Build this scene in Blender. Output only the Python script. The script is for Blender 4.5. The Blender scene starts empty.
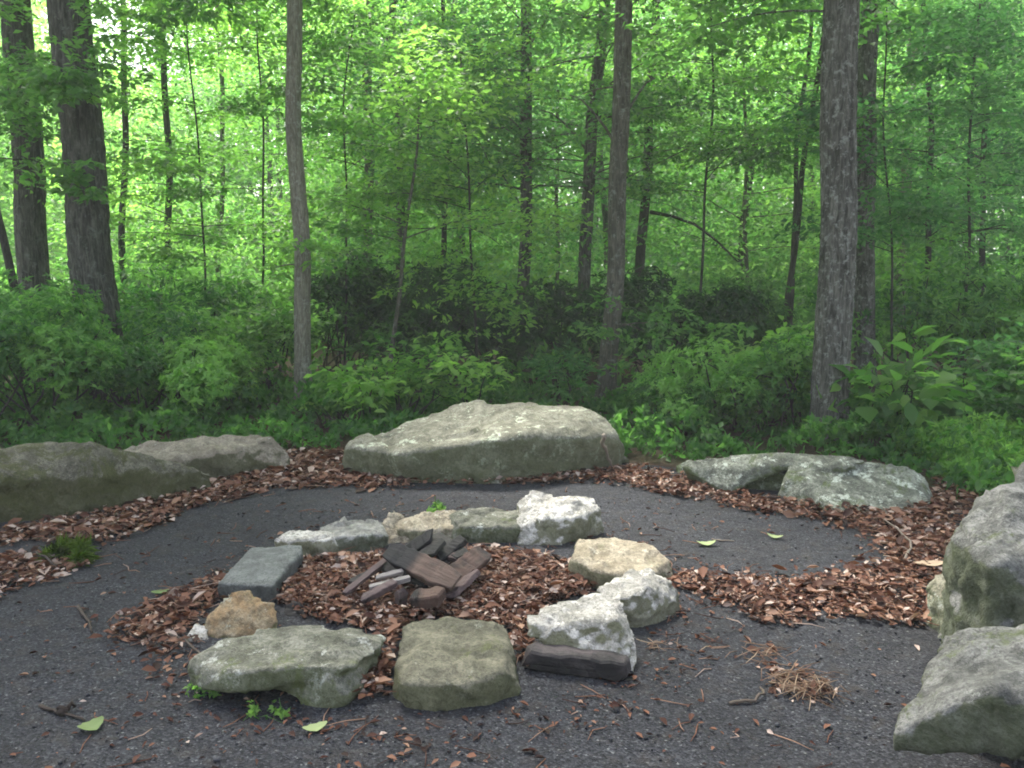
import bpy, bmesh, math, random
import numpy as np
from mathutils import Vector, Matrix, noise as mnoise

rng = np.random.default_rng(11)
random.seed(11)
scene = bpy.context.scene
COL = scene.collection
R = math.radians

# ------------------------------------------------------------------ camera
CAM_H, F, TILT = 1.60, 829.0, R(8.4)
cam_d = bpy.data.cameras.new('camera')
cam = bpy.data.objects.new('camera', cam_d)
COL.objects.link(cam)
cam.location = (0, 0, CAM_H)
cam.rotation_euler = (R(90) - TILT, 0, 0)
cam_d.sensor_width = 36.0
cam_d.lens = 36.0 * F / 1024.0
cam_d.clip_end = 2000
scene.camera = cam


def ray(px, py):
    x, y = (px - 512) / F, (384 - py) / F
    c, s = math.cos(TILT), math.sin(TILT)
    return np.array([x, c + y * s, -s + y * c])


def P(px, py, z=0.0):
    """point at height z seen at that place of the photograph"""
    d = ray(px, py)
    t = (z - CAM_H) / d[2]
    return np.array([0, 0, CAM_H]) + d * t


def D(px, py, Y):
    """point at distance Y"""
    d = ray(px, py)
    return np.array([0, 0, CAM_H]) + d * (Y / d[1])


# ------------------------------------------------------------------ object helpers
def tag(o, label=None, cat=None, group=None, kind=None):
    if label: o['label'] = label
    if cat: o['category'] = cat
    if group: o['group'] = group
    if kind: o['kind'] = kind
    return o


def thing(name, loc, label, cat, group=None):
    o = bpy.data.objects.new(name, None)
    COL.objects.link(o)
    o.location = loc
    o.empty_display_size = 0.1
    return tag(o, label, cat, group)


def link(name, me, m, parent=None):
    o = bpy.data.objects.new(name, me)
    if m is not None and len(me.materials) == 0:
        me.materials.append(m)
    COL.objects.link(o)
    if parent is not None:
        o.parent = parent
    return o


def np_mesh(name, V, polys, attr=None, smooth=False):
    """V (n,3); polys = list of index arrays (m,k) (mixed k allowed)"""
    me = bpy.data.meshes.new(name)
    V = np.ascontiguousarray(V, dtype=np.float32)
    me.vertices.add(len(V))
    me.vertices.foreach_set('co', V.ravel())
    loops = np.concatenate([p.ravel() for p in polys]).astype(np.int32)
    starts, s = [], 0
    for p in polys:
        starts.append(s + np.arange(len(p)) * p.shape[1])
        s += p.size
    starts = np.concatenate(starts).astype(np.int32)
    me.loops.add(len(loops))
    me.loops.foreach_set('vertex_index', loops)
    me.polygons.add(len(starts))
    me.polygons.foreach_set('loop_start', starts)
    if smooth:
        me.polygons.foreach_set('use_smooth', np.ones(len(starts), dtype=bool))
    if attr is not None:
        a = me.attributes.new('tint', 'FLOAT', 'POINT')
        a.data.foreach_set('value', np.ascontiguousarray(attr, dtype=np.float32))
    me.update(calc_edges=True)
    return me


def unit(v):
    return v / np.maximum(np.linalg.norm(v, axis=-1, keepdims=True), 1e-9)


# ------------------------------------------------------------------ node helpers
def new_mat(name):
    m = bpy.data.materials.new(name)
    m.use_nodes = True
    nt = m.node_tree
    nt.nodes.clear()
    out = nt.nodes.new('ShaderNodeOutputMaterial')
    return m, nt, out


def N(nt, t, **kw):
    n = nt.nodes.new(t)
    for k, v in kw.items():
        if k.startswith('_'):
            setattr(n, k[1:], v)
        else:
            n.inputs[k.replace('__', ' ')].default_value = v
    return n


def noise_n(nt, vec, scale, detail=4, rough=.55, dist=0.0):
    n = N(nt, 'ShaderNodeTexNoise', Scale=scale, Detail=detail, Roughness=rough, Distortion=dist)
    nt.links.new(vec, n.inputs['Vector'])
    return n.outputs['Fac']


def ramp(nt, fac, stops, mode='LINEAR'):
    r = nt.nodes.new('ShaderNodeValToRGB')
    r.color_ramp.interpolation = mode
    e = r.color_ramp.elements
    while len(e) < len(stops):
        e.new(0.5)
    for k, (p, c) in zip(e, stops):
        k.position = p
        k.color = (c, c, c, 1) if not hasattr(c, '__len__') else (*c, 1)
    nt.links.new(fac, r.inputs['Fac'])
    return r.outputs['Color']


def mix(nt, fac, a, b, mode='MIX'):
    m = nt.nodes.new('ShaderNodeMix')
    m.data_type = 'RGBA'
    m.blend_type = mode
    for sock, v in ((m.inputs[0], fac), (m.inputs[6], a), (m.inputs[7], b)):
        if hasattr(v, 'is_output'):
            nt.links.new(v, sock)
        elif hasattr(v, '__len__'):
            sock.default_value = (*v, 1)
        else:
            sock.default_value = v
    return m.outputs[2]


def bump(nt, height, strength, dist=0.02, normal=None):
    b = N(nt, 'ShaderNodeBump', Strength=strength, Distance=dist)
    nt.links.new(height, b.inputs['Height'])
    if normal is not None:
        nt.links.new(normal, b.inputs['Normal'])
    return b.outputs['Normal']


def coords(nt, scale=(1, 1, 1)):
    tc = nt.nodes.new('ShaderNodeTexCoord')
    oi = nt.nodes.new('ShaderNodeObjectInfo')
    mm = N(nt, 'ShaderNodeVectorMath', _operation='SCALE')
    mm.inputs['Scale'].default_value = 37.0
    cmb = nt.nodes.new('ShaderNodeCombineXYZ')
    for i in range(3):
        nt.links.new(oi.outputs['Random'], cmb.inputs[i])
    nt.links.new(cmb.outputs[0], mm.inputs[0])
    ad = N(nt, 'ShaderNodeVectorMath', _operation='ADD')
    nt.links.new(tc.outputs['Object'], ad.inputs[0])
    nt.links.new(mm.outputs[0], ad.inputs[1])
    mp = nt.nodes.new('ShaderNodeMapping')
    mp.inputs['Scale'].default_value = scale
    nt.links.new(ad.outputs[0], mp.inputs['Vector'])
    return mp.outputs[0]


def principled(nt, out, color, rough=.8, normal=None, spec=.3):
    p = nt.nodes.new('ShaderNodeBsdfPrincipled')
    p.inputs['Specular IOR Level'].default_value = spec
    if hasattr(color, 'is_output'):
        nt.links.new(color, p.inputs['Base Color'])
    else:
        p.inputs['Base Color'].default_value = (*color, 1)
    if hasattr(rough, 'is_output'):
        nt.links.new(rough, p.inputs['Roughness'])
    else:
        p.inputs['Roughness'].default_value = rough
    if normal is not None:
        nt.links.new(normal, p.inputs['Normal'])
    if out is not None:
        nt.links.new(p.outputs[0], out.inputs['Surface'])
    return p


def leaf_mat(name, stops, trans_col, trans=.4, rough=.5, spec=.35):
    m, nt, out = new_mat(name)
    a = N(nt, 'ShaderNodeAttribute', _attribute_name='tint')
    col = ramp(nt, a.outputs['Fac'], stops)
    p = principled(nt, None, col, rough, None, spec)
    t = nt.nodes.new('ShaderNodeBsdfTranslucent')
    tc = mix(nt, 1.0, col, trans_col, 'MULTIPLY')
    nt.links.new(tc, t.inputs['Color'])
    ms = nt.nodes.new('ShaderNodeMixShader')
    ms.inputs[0].default_value = trans
    nt.links.new(p.outputs[0], ms.inputs[1])
    nt.links.new(t.outputs[0], ms.inputs[2])
    nt.links.new(ms.outputs[0], out.inputs['Surface'])
    return m


def rock_mat(name, base, light, lichen=.35, moss=.3, tan=None, dark=.5, steep=0.0, moss_col=(.06, .085, .02), lichen_col=(.42, .44, .38)):
    m, nt, out = new_mat(name)
    v = coords(nt)
    big = noise_n(nt, v, 3.0, 5, .6, .4)
    mid = noise_n(nt, v, 11, 6, .65, .3)
    fine = noise_n(nt, v, 60, 4, .7)
    big2 = noise_n(nt, v, 6.5, 8, .78, .6)
    c = mix(nt, ramp(nt, big2, [(.43, 0.0), (.57, 1.0)]), base, light)
    if tan:
        c = mix(nt, ramp(nt, noise_n(nt, v, 4.3, 6, .7), [(.42, 0.0), (.56, .85)]), c, tan)
    c = mix(nt, ramp(nt, mid, [(.40, .95 * dark), (.50, 0.0)]), c, tuple(b * .30 for b in base))
    st = noise_n(nt, v, 2.2, 9, .8, 1.2)
    c = mix(nt, ramp(nt, st, [(.40, .8 * dark), (.49, 0.0)]), c, tuple(b * .42 for b in base))
    c = mix(nt, ramp(nt, fine, [(.36, .6), (.52, 0.0)]), c, tuple(b * .45 for b in base))
    lv = noise_n(nt, v, 7.5, 9, .8, .2)
    c = mix(nt, ramp(nt, lv, [(.64 - .17 * lichen, 0.0), (.67 - .16 * lichen, min(1, lichen * 2.2))]), c, lichen_col)
    mv = noise_n(nt, v, 4.1, 9, .8, .5)
    mfac = ramp(nt, mv, [(.66 - .28 * moss, 0.0), (.70 - .26 * moss, min(.92, moss * 2))])
    c = mix(nt, mfac, c, mix(nt, fine, tuple(b * .7 for b in moss_col), tuple(b * 1.7 for b in moss_col)))
    vc = N(nt, 'ShaderNodeTexVoronoi', Scale=5.5, _feature='DISTANCE_TO_EDGE')
    wv = N(nt, 'ShaderNodeVectorMath', _operation='ADD')
    nz3 = N(nt, 'ShaderNodeTexNoise', Scale=3.5, Detail=5.0, Roughness=.65)
    nt.links.new(v, nz3.inputs['Vector'])
    nt.links.new(nz3.outputs['Color'], wv.inputs[0])
    nt.links.new(v, wv.inputs[1])
    nt.links.new(wv.outputs[0], vc.inputs['Vector'])
    crack = ramp(nt, vc.outputs['Distance'], [(.0, .75), (.018, .35), (.05, 0.0)])
    c = mix(nt, mix(nt, 1.0, crack, ramp(nt, big, [(.42, 0.0), (.58, 1.0)]), 'MULTIPLY'), c, tuple(b * .22 for b in base))
    spk = noise_n(nt, v, 130, 3, .8)
    c = mix(nt, ramp(nt, spk, [(.30, .65), (.45, 0.0)]), c, tuple(b * .3 for b in base))
    c = mix(nt, ramp(nt, spk, [(.60, 0.0), (.74, .45)]), c, tuple(min(.6, b * 1.9) for b in light))
    if steep:       # moss and algae cling to the damp flanks, the weathered top stays clean
        ge = nt.nodes.new('ShaderNodeNewGeometry')
        sx = nt.nodes.new('ShaderNodeSeparateXYZ')
        nt.links.new(ge.outputs['Normal'], sx.inputs[0])
        ad = N(nt, 'ShaderNodeMath', _operation='MULTIPLY_ADD')
        nt.links.new(mid, ad.inputs[0])
        ad.inputs[1].default_value = 1.1
        nt.links.new(sx.outputs[2], ad.inputs[2])
        c = mix(nt, ramp(nt, ad.outputs[0], [(.82, steep), (1.25, 0.0)]), c, mix(nt, fine, tuple(b * .6 for b in moss_col), tuple(b * 1.5 for b in moss_col)))
    hgt = mix(nt, .35, mid, mix(nt, .4, fine, spk))
    nrm = bump(nt, hgt, 1.0, .035)
    principled(nt, out, c, .85, nrm, .25)
    return m


def bark_mat(name, dark, light, lichen=(.25, .28, .24), lich=.3, sc=1.0, lsc=13):
    m, nt, out = new_mat(name)
    v = coords(nt, (1, 1, .16))
    v2 = coords(nt)
    f = noise_n(nt, v, 26 * sc, 6, .7, .8)
    g = noise_n(nt, v, 60 * sc, 4, .7, .3)
    c = mix(nt, ramp(nt, f, [(.38, 0.0), (.62, 1.0)]), dark, light)
    c = mix(nt, ramp(nt, g, [(.35, .6), (.6, 0.0)]), c, tuple(d * .5 for d in dark))
    l = noise_n(nt, v2, lsc, 7, .75, .2)
    c = mix(nt, ramp(nt, l, [(.60 - .15 * lich, 0.0), (.68 - .15 * lich, min(1, lich * 1.8))]), c, lichen)
    nrm = bump(nt, mix(nt, .35, f, g), 1.0, .05)
    principled(nt, out, c, .9, nrm, .15)
    return m


# ------------------------------------------------------------------ materials
M = {}
M['leaf_bright'] = leaf_mat('fresh leaf', [(0, (.045, .120, .024)), (.5, (.105, .212, .042)), (1, (.190, .312, .072))], (2.2, 2.5, 1.7), .55)
M['leaf_mid'] = leaf_mat('woodland leaf', [(0, (.034, .095, .024)), (.5, (.070, .157, .036)), (1, (.128, .238, .056))], (2.15, 2.5, 1.7), .55)
M['leaf_cool'] = leaf_mat('cool green leaf', [(0, (.029, .085, .028)), (.5, (.057, .138, .041)), (1, (.100, .200, .058))], (2.0, 2.5, 1.9), .55)
M['leaf_laurel'] = leaf_mat('laurel leaf', [(0, (.032, .095, .024)), (.5, (.082, .190, .042)), (1, (.175, .320, .075))], (1.9, 2.3, 1.5), .45, .5, .2)
M['leaf_dark'] = leaf_mat('rhododendron leaf', [(0, (.012, .040, .012)), (.6, (.030, .082, .021)), (1, (.070, .160, .038))], (1.8, 2.1, 1.2), .35, .55, .18)
M['leaf_far'] = leaf_mat('far leaf', [(0, (.038, .115, .034)), (.5, (.100, .218, .056)), (1, (.190, .320, .084))], (2.15, 2.35, 1.8), .6)
M['litter'] = leaf_mat('dry leaf', [(0, (.022, .011, .009)), (.3, (.080, .034, .023)), (.6, (.170, .080, .050)), (.85, (.275, .165, .112)), (1, (.42, .33, .28))], (1, .8, .6), .12, .7, .15)
M['straw'] = leaf_mat('pine straw', [(0, (.07, .038, .024)), (.6, (.17, .098, .058)), (1, (.33, .24, .16))], (1, .8, .6), .05, .6, .3)
M['pebble'] = leaf_mat('pebble', [(0, (.012, .012, .014)), (.5, (.045, .046, .052)), (.85, (.10, .10, .105)), (1, (.22, .21, .20))], (1, 1, 1), 0.0, .8, .2)
M['pale_leaf'] = leaf_mat('pale fallen leaf', [(0, (.10, .16, .05)), (1, (.30, .36, .17))], (1.2, 1.2, .8), .25, .7, .15)
M['grey_twig'] = leaf_mat('twig', [(0, (.03, .022, .018)), (.6, (.09, .07, .055)), (1, (.24, .20, .16))], (1, .8, .6), .0, .8, .2)
M['moss'] = leaf_mat('moss', [(0, (.035, .06, .01)), (.6, (.08, .14, .02)), (1, (.15, .23, .04))], (1, 1, .6), .3, .8, .1)
M['bark_dark'] = bark_mat('dark furrowed bark', (.028, .028, .022), (.140, .138, .114), (.16, .18, .15), .35)
M['bark_lichen'] = bark_mat('lichen mottled bark', (.038, .037, .030), (.19, .185, .158), (.27, .28, .25), .46, 1.0, 17)
M['bark_pale'] = bark_mat('pale smooth bark', (.145, .138, .10), (.30, .285, .215), (.34, .36, .29), .4, 1.6)
M['bark_brown'] = bark_mat('brown bark', (.052, .049, .037), (.155, .145, .112), (.22, .24, .20), .4, 1.2)
M['bark_thin'] = bark_mat('thin dark bark', (.026, .024, .020), (.075, .07, .060), (.1, .11, .09), .15, 2)

M['rk_green'] = rock_mat('green grey stone', (.12, .12, .088), (.24, .235, .19), .38, .38, None, .45, .5, (.085, .10, .035), (.42, .43, .38))
M['rk_front'] = rock_mat('olive weathered stone', (.115, .11, .075), (.205, .19, .135), .24, .34, None, .45, .45, (.072, .08, .026), (.36, .36, .29))
M['rk_white'] = rock_mat('white topped stone', (.28, .265, .225), (.48, .455, .41), .70, .24, None, .22, .75, (.12, .12, .055), (.58, .55, .50))
M['rk_tan'] = rock_mat('tan stone', (.20, .155, .095), (.34, .29, .20), .30, .20, (.29, .185, .09), .35, .4, (.1, .12, .03))
M['rk_cream'] = rock_mat('cream stone', (.27, .225, .155), (.44, .38, .28), .4, .20, None, .35, .6, (.10, .105, .045), (.5, .46, .36))
M['rk_slab'] = rock_mat('blue grey slab', (.125, .132, .125), (.18, .19, .18), .10, .12, None, .25, .5, (.05, .05, .045))
M['rk_cool'] = rock_mat('pale grey stone', (.19, .19, .165), (.34, .33, .30), .45, .22, None, .4, .6, (.07, .08, .03))
M['rk_mossy'] = rock_mat('dark mossy boulder', (.095, .088, .064), (.19, .175, .132), .2, .52, None, .55, .75, (.052, .055, .020))
M['rk_brown'] = rock_mat('brown topped boulder', (.20, .17, .13), (.31, .27, .21), .3, .18, None, .28, .75, (.045, .05, .018))
M['rk_back'] = rock_mat('big grey boulder', (.135, .13, .095), (.245, .238, .185), .46, .30, None, .45, .6, (.078, .088, .034), (.40, .43, .33))
M['rk_lichen'] = rock_mat('lichen boulder', (.11, .115, .09), (.28, .29, .23), .58, .40, None, .65, .6, (.06, .078, .024), (.44, .47, .39))
M['rk_right'] = rock_mat('foreground boulder', (.085, .086, .078), (.185, .183, .170), .26, .36, None, .55, .6, (.055, .068, .024), (.30, .31, .285))
M['rk_block'] = rock_mat('sandy block', (.17, .16, .11), (.32, .30, .23), .5, .25, None, .4, .4)


def N_add(nt, sock, v):
    m = N(nt, 'ShaderNodeMath', _operation='ADD')
    nt.links.new(sock, m.inputs[0])
    m.inputs[1].default_value = v
    return m.outputs[0]


def wood_mat(name, a, b, char=0.0, burnt_end=None):
    m, nt, out = new_mat(name)
    v = coords(nt, (1, 12, 12))
    f = noise_n(nt, v, 4, 6, .7, .6)
    c = mix(nt, ramp(nt, f, [(.3, 0.0), (.7, 1.0)]), a, b)
    v2 = coords(nt)
    ch = noise_n(nt, v2, 5, 5, .6)
    c = mix(nt, ramp(nt, ch, [(.62 - .5 * char, 0.0), (.72 - .45 * char, .95)]), c, (.012, .011, .011))
    if burnt_end is not None:
        sx = nt.nodes.new('ShaderNodeSeparateXYZ')
        tc = nt.nodes.new('ShaderNodeTexCoord')
        nt.links.new(tc.outputs['Object'], sx.inputs[0])
        ma = N(nt, 'ShaderNodeMath', _operation='MULTIPLY_ADD')
        nt.links.new(ch, ma.inputs[0])
        ma.inputs[1].default_value = .12
        nt.links.new(sx.outputs[0], ma.inputs[2])
        c = mix(nt, ramp(nt, N_add(nt, ma.outputs[0], .5), [(burnt_end + .5, 1.0), (burnt_end + .54, 0.0)]), c, (.012, .011, .012))
    principled(nt, out, c, .75, bump(nt, f, .8, .01), .3)
    return m


M['wood_brown'] = wood_mat('weathered board', (.055, .032, .025), (.115, .070, .052), .22)
M['wood_burnt'] = wood_mat('board with burnt end', (.055, .034, .027), (.115, .074, .056), .18, 0.0)
M['wood_char'] = wood_mat('charred board', (.018, .016, .016), (.045, .038, .035), .5)
M['wood_beam'] = wood_mat('scorched beam', (.030, .024, .025), (.075, .062, .062), .35)
M['wood_grey'] = wood_mat('ash grey stick', (.16, .14, .13), (.30, .27, .25), .0)
M['wood_plum'] = wood_mat('half burnt stick', (.06, .04, .04), (.13, .09, .085), .2)


# gravel: dark crushed stone
def gravel_material():
    m, nt, out = new_mat('dark gravel')
    tc = nt.nodes.new('ShaderNodeTexCoord')
    v = tc.outputs['Object']
    vor = N(nt, 'ShaderNodeTexVoronoi', Scale=135.0)
    nt.links.new(v, vor.inputs['Vector'])
    sep = nt.nodes.new('ShaderNodeSeparateColor')
    nt.links.new(vor.outputs['Color'], sep.inputs[0])
    c = ramp(nt, sep.outputs[0], [(0, (.013, .0135, .016)), (.5, (.027, .028, .033)), (.86, (.048, .0495, .057)), (.985, (.075, .077, .085)), (1, (.17, .17, .17))])
    big = noise_n(nt, v, 1.1, 5, .6, .4)
    c = mix(nt, ramp(nt, big, [(.35, .40), (.62, 0.0)]), c, (.016, .016, .0165))
    med = noise_n(nt, v, 9, 6, .7, .3)
    c = mix(nt, ramp(nt, med, [(.52, 0.0), (.74, .55)]), c, (.052, .043, .034))
    fine = noise_n(nt, v, 210, 2, .6)
    h = mix(nt, .5, vor.outputs['Distance'], fine)
    n1 = bump(nt, h, .8, .012)
    n2 = bump(nt, med, .6, .03, n1)
    dip = noise_n(nt, v, 2.6, 5, .6, .3)
    n3 = bump(nt, dip, .5, .12, n2)
    principled(nt, out, c, .85, n3, .15)
    return m


def floor_material():
    m, nt, out = new_mat('forest floor')
    tc = nt.nodes.new('ShaderNodeTexCoord')
    v = tc.outputs['Object']
    a = noise_n(nt, v, 22, 6, .7, .5)
    b = noise_n(nt, v, 1.3, 4, .6)
    c = ramp(nt, a, [(.3, (.018, .012, .008)), (.5, (.055, .032, .02)), (.72, (.11, .065, .04))])
    c = mix(nt, ramp(nt, b, [(.45, 0.0), (.62, .6)]), c, (.03, .045, .012))
    principled(nt, out, c, .9, bump(nt, a, 1, .04), .2)
    return m


M['gravel'] = gravel_material()
M['floor'] = floor_material()

# ------------------------------------------------------------------ leaf geometry
T_RHOMB = (np.array([[0, 0, 0], [.42, .5, .10], [1, 0, -.05], [.42, -.5, .10]], float),
           [np.array([[0, 2, 1], [0, 3, 2]])])
T_OVAL = (np.array([[0, 0, 0], [.22, .36, .07], [.58, .46, .10], [1, 0, -.10], [.58, -.46, .10], [.22, -.36, .07], [.5, 0, .02]], float),
          [np.array([[0, 6, 2, 1], [6, 3, 3, 2], [0, 5, 4, 6], [6, 4, 3, 3]])])
T_OVAL = (T_OVAL[0], [np.array([[0, 6, 2, 1], [0, 5, 4, 6]]), np.array([[6, 3, 2], [6, 4, 3]])])
# lobed / curled dry oak-like leaf
T_DRY = (np.array([[0, 0, 0], [.25, .30, .16], [.6, .42, .22], [1, .05, .14], [.62, -.42, .26], [.25, -.26, .18], [.5, 0, .0]], float),
         [np.array([[0, 6, 2, 1], [0, 5, 4, 6]]), np.array([[6, 3, 2], [6, 4, 3]])])


def leaves_arrays(C, A, Nn, L, W, tint, tmpl):
    """instance a leaf outline; C base points, A axis, Nn normal (not yet orthogonal)"""
    TV, TF = tmpl
    A = unit(A)
    S = unit(np.cross(Nn, A))
    U = np.cross(A, S)
    n, k = len(C), len(TV)
    V = (C[:, None, :] + A[:, None, :] * (TV[None, :, 0:1] * L[:, None, None])
         + S[:, None, :] * (TV[None, :, 1:2] * W[:, None, None])
         + U[:, None, :] * (TV[None, :, 2:3] * L[:, None, None]))
    off = (np.arange(n) * k)[:, None, None]
    polys = [(f[None] + off).reshape(-1, f.shape[1]) for f in TF]
    return V.reshape(-1, 3), polys, np.repeat(tint, k)


class Geo:
    """collects vertex/face arrays into one mesh"""
    def __init__(self):
        self.V, self.P, self.T, self.n = [], {}, [], 0

    def add(self, V, polys, T=None):
        for p in polys:
            if len(p):
                self.P.setdefault(p.shape[1], []).append(p + self.n)
        self.V.append(V)
        self.T.append(np.full(len(V), .5) if T is None else T)
        self.n += len(V)

    def leaves(self, *a):
        self.add(*leaves_arrays(*a))

    def tube(self, pts, radii, seg=8, wob=0.0, ridges=0.0, tint=None):
        pts = np.asarray(pts, float)
        radii = np.asarray(radii, float)
        n = len(pts)
        tan = unit(np.gradient(pts, axis=0))
        ref = np.array([1.0, 0, 0]) if abs(tan[0][0]) < .8 else np.array([0, 1.0, 0])
        s = unit(np.cross(tan, ref[None]))
        u = np.cross(s, tan)
        ang = np.linspace(0, 2 * math.pi, seg, endpoint=False)
        r = radii[:, None] * np.ones((n, seg))
        if wob:
            ph = rng.uniform(0, 6, 8)
            i = np.arange(n)[:, None]
            r = r * (1 + wob * (np.sin(ang[None] * 3 + ph[0] + i * .11) * .4 + np.sin(ang[None] * 2 + ph[1] - i * .07) * .4
                                + np.sin(i * .35 + ph[2] + ang[None]) * .35 + rng.normal(0, .25, (n, seg))))
        if ridges:
            i = np.arange(n)[:, None]
            wk = np.cumsum(rng.normal(0, .10, (n, seg)), 0)
            wk = wk - wk.mean(1, keepdims=True)
            for _ in range(3):
                wk = (wk + np.roll(wk, 1, 1) + np.roll(wk, -1, 1)) / 3
            r = r * (1 + ridges * (np.abs(np.sin(ang[None] * 7 + wk * 1.6)) - .6) + ridges * .25 * rng.normal(0, 1, (n, seg)))
        V = pts[:, None] + r[..., None] * (np.cos(ang)[None, :, None] * s[:, None] + np.sin(ang)[None, :, None] * u[:, None])
        a = (np.arange(n - 1)[:, None] * seg + np.arange(seg)[None])
        b = (np.arange(n - 1)[:, None] * seg + (np.arange(seg)[None] + 1) % seg)
        q = np.stack([a, b, b + seg, a + seg], -1).reshape(-1, 4)
        caps = np.array([np.arange(seg)[::-1], (n - 1) * seg + np.arange(seg)])
        V = V.reshape(-1, 3)
        self.add(V, [q, caps], None if tint is None else np.full(len(V), tint))

    def mesh(self, name, origin=(0, 0, 0), smooth=False):
        V = np.concatenate(self.V) - np.asarray(origin)[None]
        polys = [np.concatenate(v) for v in self.P.values()]
        return np_mesh(name, V, polys, np.concatenate(self.T), smooth)


def rand_unit(n):
    return unit(rng.normal(size=(n, 3)))


def spray_leaves(g, O, Dr, Ln, per, leaf, tint0, tint_var=.25, width=.45, tmpl=T_RHOMB, flat=.6, aspect=.5, droop=.25):
    """near-planar leafy twigs: O origins, Dr directions, Ln lengths"""
    n = len(O)
    Dr = unit(Dr)
    k = n * per
    idx = np.repeat(np.arange(n), per)
    t = rng.uniform(.05, 1.0, k)
    d = Dr[idx]
    up = np.array([0, 0, 1.0])
    side = unit(np.cross(d, up[None]) + rng.normal(0, .01, (k, 3)))
    w = width * Ln[idx] * np.sin(np.clip(t * .85 + .12, 0, 1) * math.pi) ** .7
    sgn = rng.uniform(-1, 1, k)
    C = O[idx] + d * (t * Ln[idx])[:, None] + side * (w * sgn)[:, None]
    C[:, 2] += rng.normal(0, .05, k) * Ln[idx] - droop * (t ** 2 + .6 * np.abs(sgn) ** 2) * Ln[idx] * .5
    A = d * .6 + side * (np.sign(sgn) * .8)[:, None] + rng.normal(0, .35, (k, 3))
    A[:, 2] -= .25
    Nn = up[None] + rng.normal(0, flat, (k, 3))
    L = leaf * rng.uniform(.65, 1.3, k)
    tint = np.clip(np.repeat(tint0 if hasattr(tint0, '__len__') else np.full(n, tint0), per) + rng.normal(0, tint_var, k), 0, 1)
    g.leaves(C, A, Nn, L, L * aspect * rng.uniform(.8, 1.2, k), tint, tmpl)


def whorl_leaves(g, O, Dr, per, leaf, tint0, tint_var=.2, tmpl=T_RHOMB, aspect=.36, spread=.35):
    """rosettes of leaves round a shoot tip"""
    n = len(O)
    Dr = unit(Dr)
    k = n * per
    idx = np.repeat(np.arange(n), per)
    d = Dr[idx]
    rad = rand_unit(k)
    rad = unit(rad - d * (rad * d).sum(1, keepdims=True))
    el = rng.uniform(-.25, .65, k)
    A = rad + d * el[:, None]
    C = O[idx] - d * (rng.uniform(0, spread, k) * leaf)[:, None]
    Nn = d + rng.normal(0, .25, (k, 3))
    L = leaf * rng.uniform(.6, 1.25, k)
    tint = np.clip(np.repeat(tint0, per) + rng.normal(0, tint_var, k), 0, 1)
    g.leaves(C, A, Nn, L, L * aspect * rng.uniform(.8, 1.2, k), tint, tmpl)


# ------------------------------------------------------------------ ground
def grid_mesh(name, x0, x1, y0, y1, nx, ny, zf):
    xs, ys = np.linspace(x0, x1, nx), np.linspace(y0, y1, ny)
    X, Y = np.meshgrid(xs, ys)
    Z = zf(X, Y)
    V = np.stack([X, Y, Z], -1).reshape(-1, 3)
    i = (np.arange(ny - 1)[:, None] * nx + np.arange(nx - 1)[None])
    q = np.stack([i, i + 1, i + nx + 1, i + nx], -1).reshape(-1, 4)
    return np_mesh(name, V, [q], None, True)


def ground_z(X, Y):
    r = np.clip((np.hypot(X, Y - 3) - 9) / 30, 0, 1)
    return r * (.35 * np.sin(X * .31 + 1) * np.cos(Y * .23) + .25 * np.sin(X * .11 + Y * .17))


g = link('ground', grid_mesh('ground', -160, 160, -60, 260, 161, 161, ground_z), M['floor'])
tag(g, 'brown forest floor under the trees all around the clearing', 'ground', kind='structure')

# gravel clearing: outline in ground metres
outline_px = [(-260, 600), (-120, 545), (0, 512), (90, 488), (180, 468), (300, 452), (350, 462), (500, 462), (620, 462), (690, 470),
              (800, 485), (900, 500), (985, 505), (1080, 520), (1200, 560)]
OUT = [tuple(P(x, y)[:2]) for x, y in outline_px] + [(4.2, 3.0), (4.6, 1.0), (4.5, -4), (-4.5, -4), (-4.6, 1.0), (-4.4, 2.4)]


def smooth_loop(pts, it=3):
    pts = np.array(pts)
    for _ in range(it):
        nx = np.roll(pts, -1, 0)
        pts = np.stack([pts * .75 + nx * .25, pts * .25 + nx * .75], 1).reshape(-1, 2)
    return pts


OUTL = smooth_loop(OUT, 3)


def inside(poly, X, Y):
    poly = np.asarray(poly)
    res = np.zeros(len(X), bool)
    j = len(poly) - 1
    for i in range(len(poly)):
        xi, yi = poly[i]
        xj, yj = poly[j]
        c = ((yi > Y) != (yj > Y)) & (X < (xj - xi) * (Y - yi) / (yj - yi + 1e-12) + xi)
        res ^= c
        j = i
    return res


bm = bmesh.new()
vs = [bm.verts.new((x, y, .004)) for x, y in OUTL]
bm.faces.new(vs)
bmesh.ops.triangulate(bm, faces=bm.faces[:])
me = bpy.data.meshes.new('gravel_clearing')
bm.to_mesh(me)
bm.free()
gv = link('gravel_path', me, M['gravel'])
tag(gv, 'dark grey crushed gravel floor of the clearing', 'gravel', kind='structure')


# ------------------------------------------------------------------ rocks
def hull_into(bm, pts):
    vs = [bm.verts.new(p) for p in pts]
    r = bmesh.ops.convex_hull(bm, input=vs)
    dead = [e for e in r['geom_interior'] if isinstance(e, bmesh.types.BMVert)]
    dead += [e for e in r['geom_unused'] if isinstance(e, bmesh.types.BMVert)]
    bmesh.ops.delete(bm, geom=list(set(dead)), context='VERTS')


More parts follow.
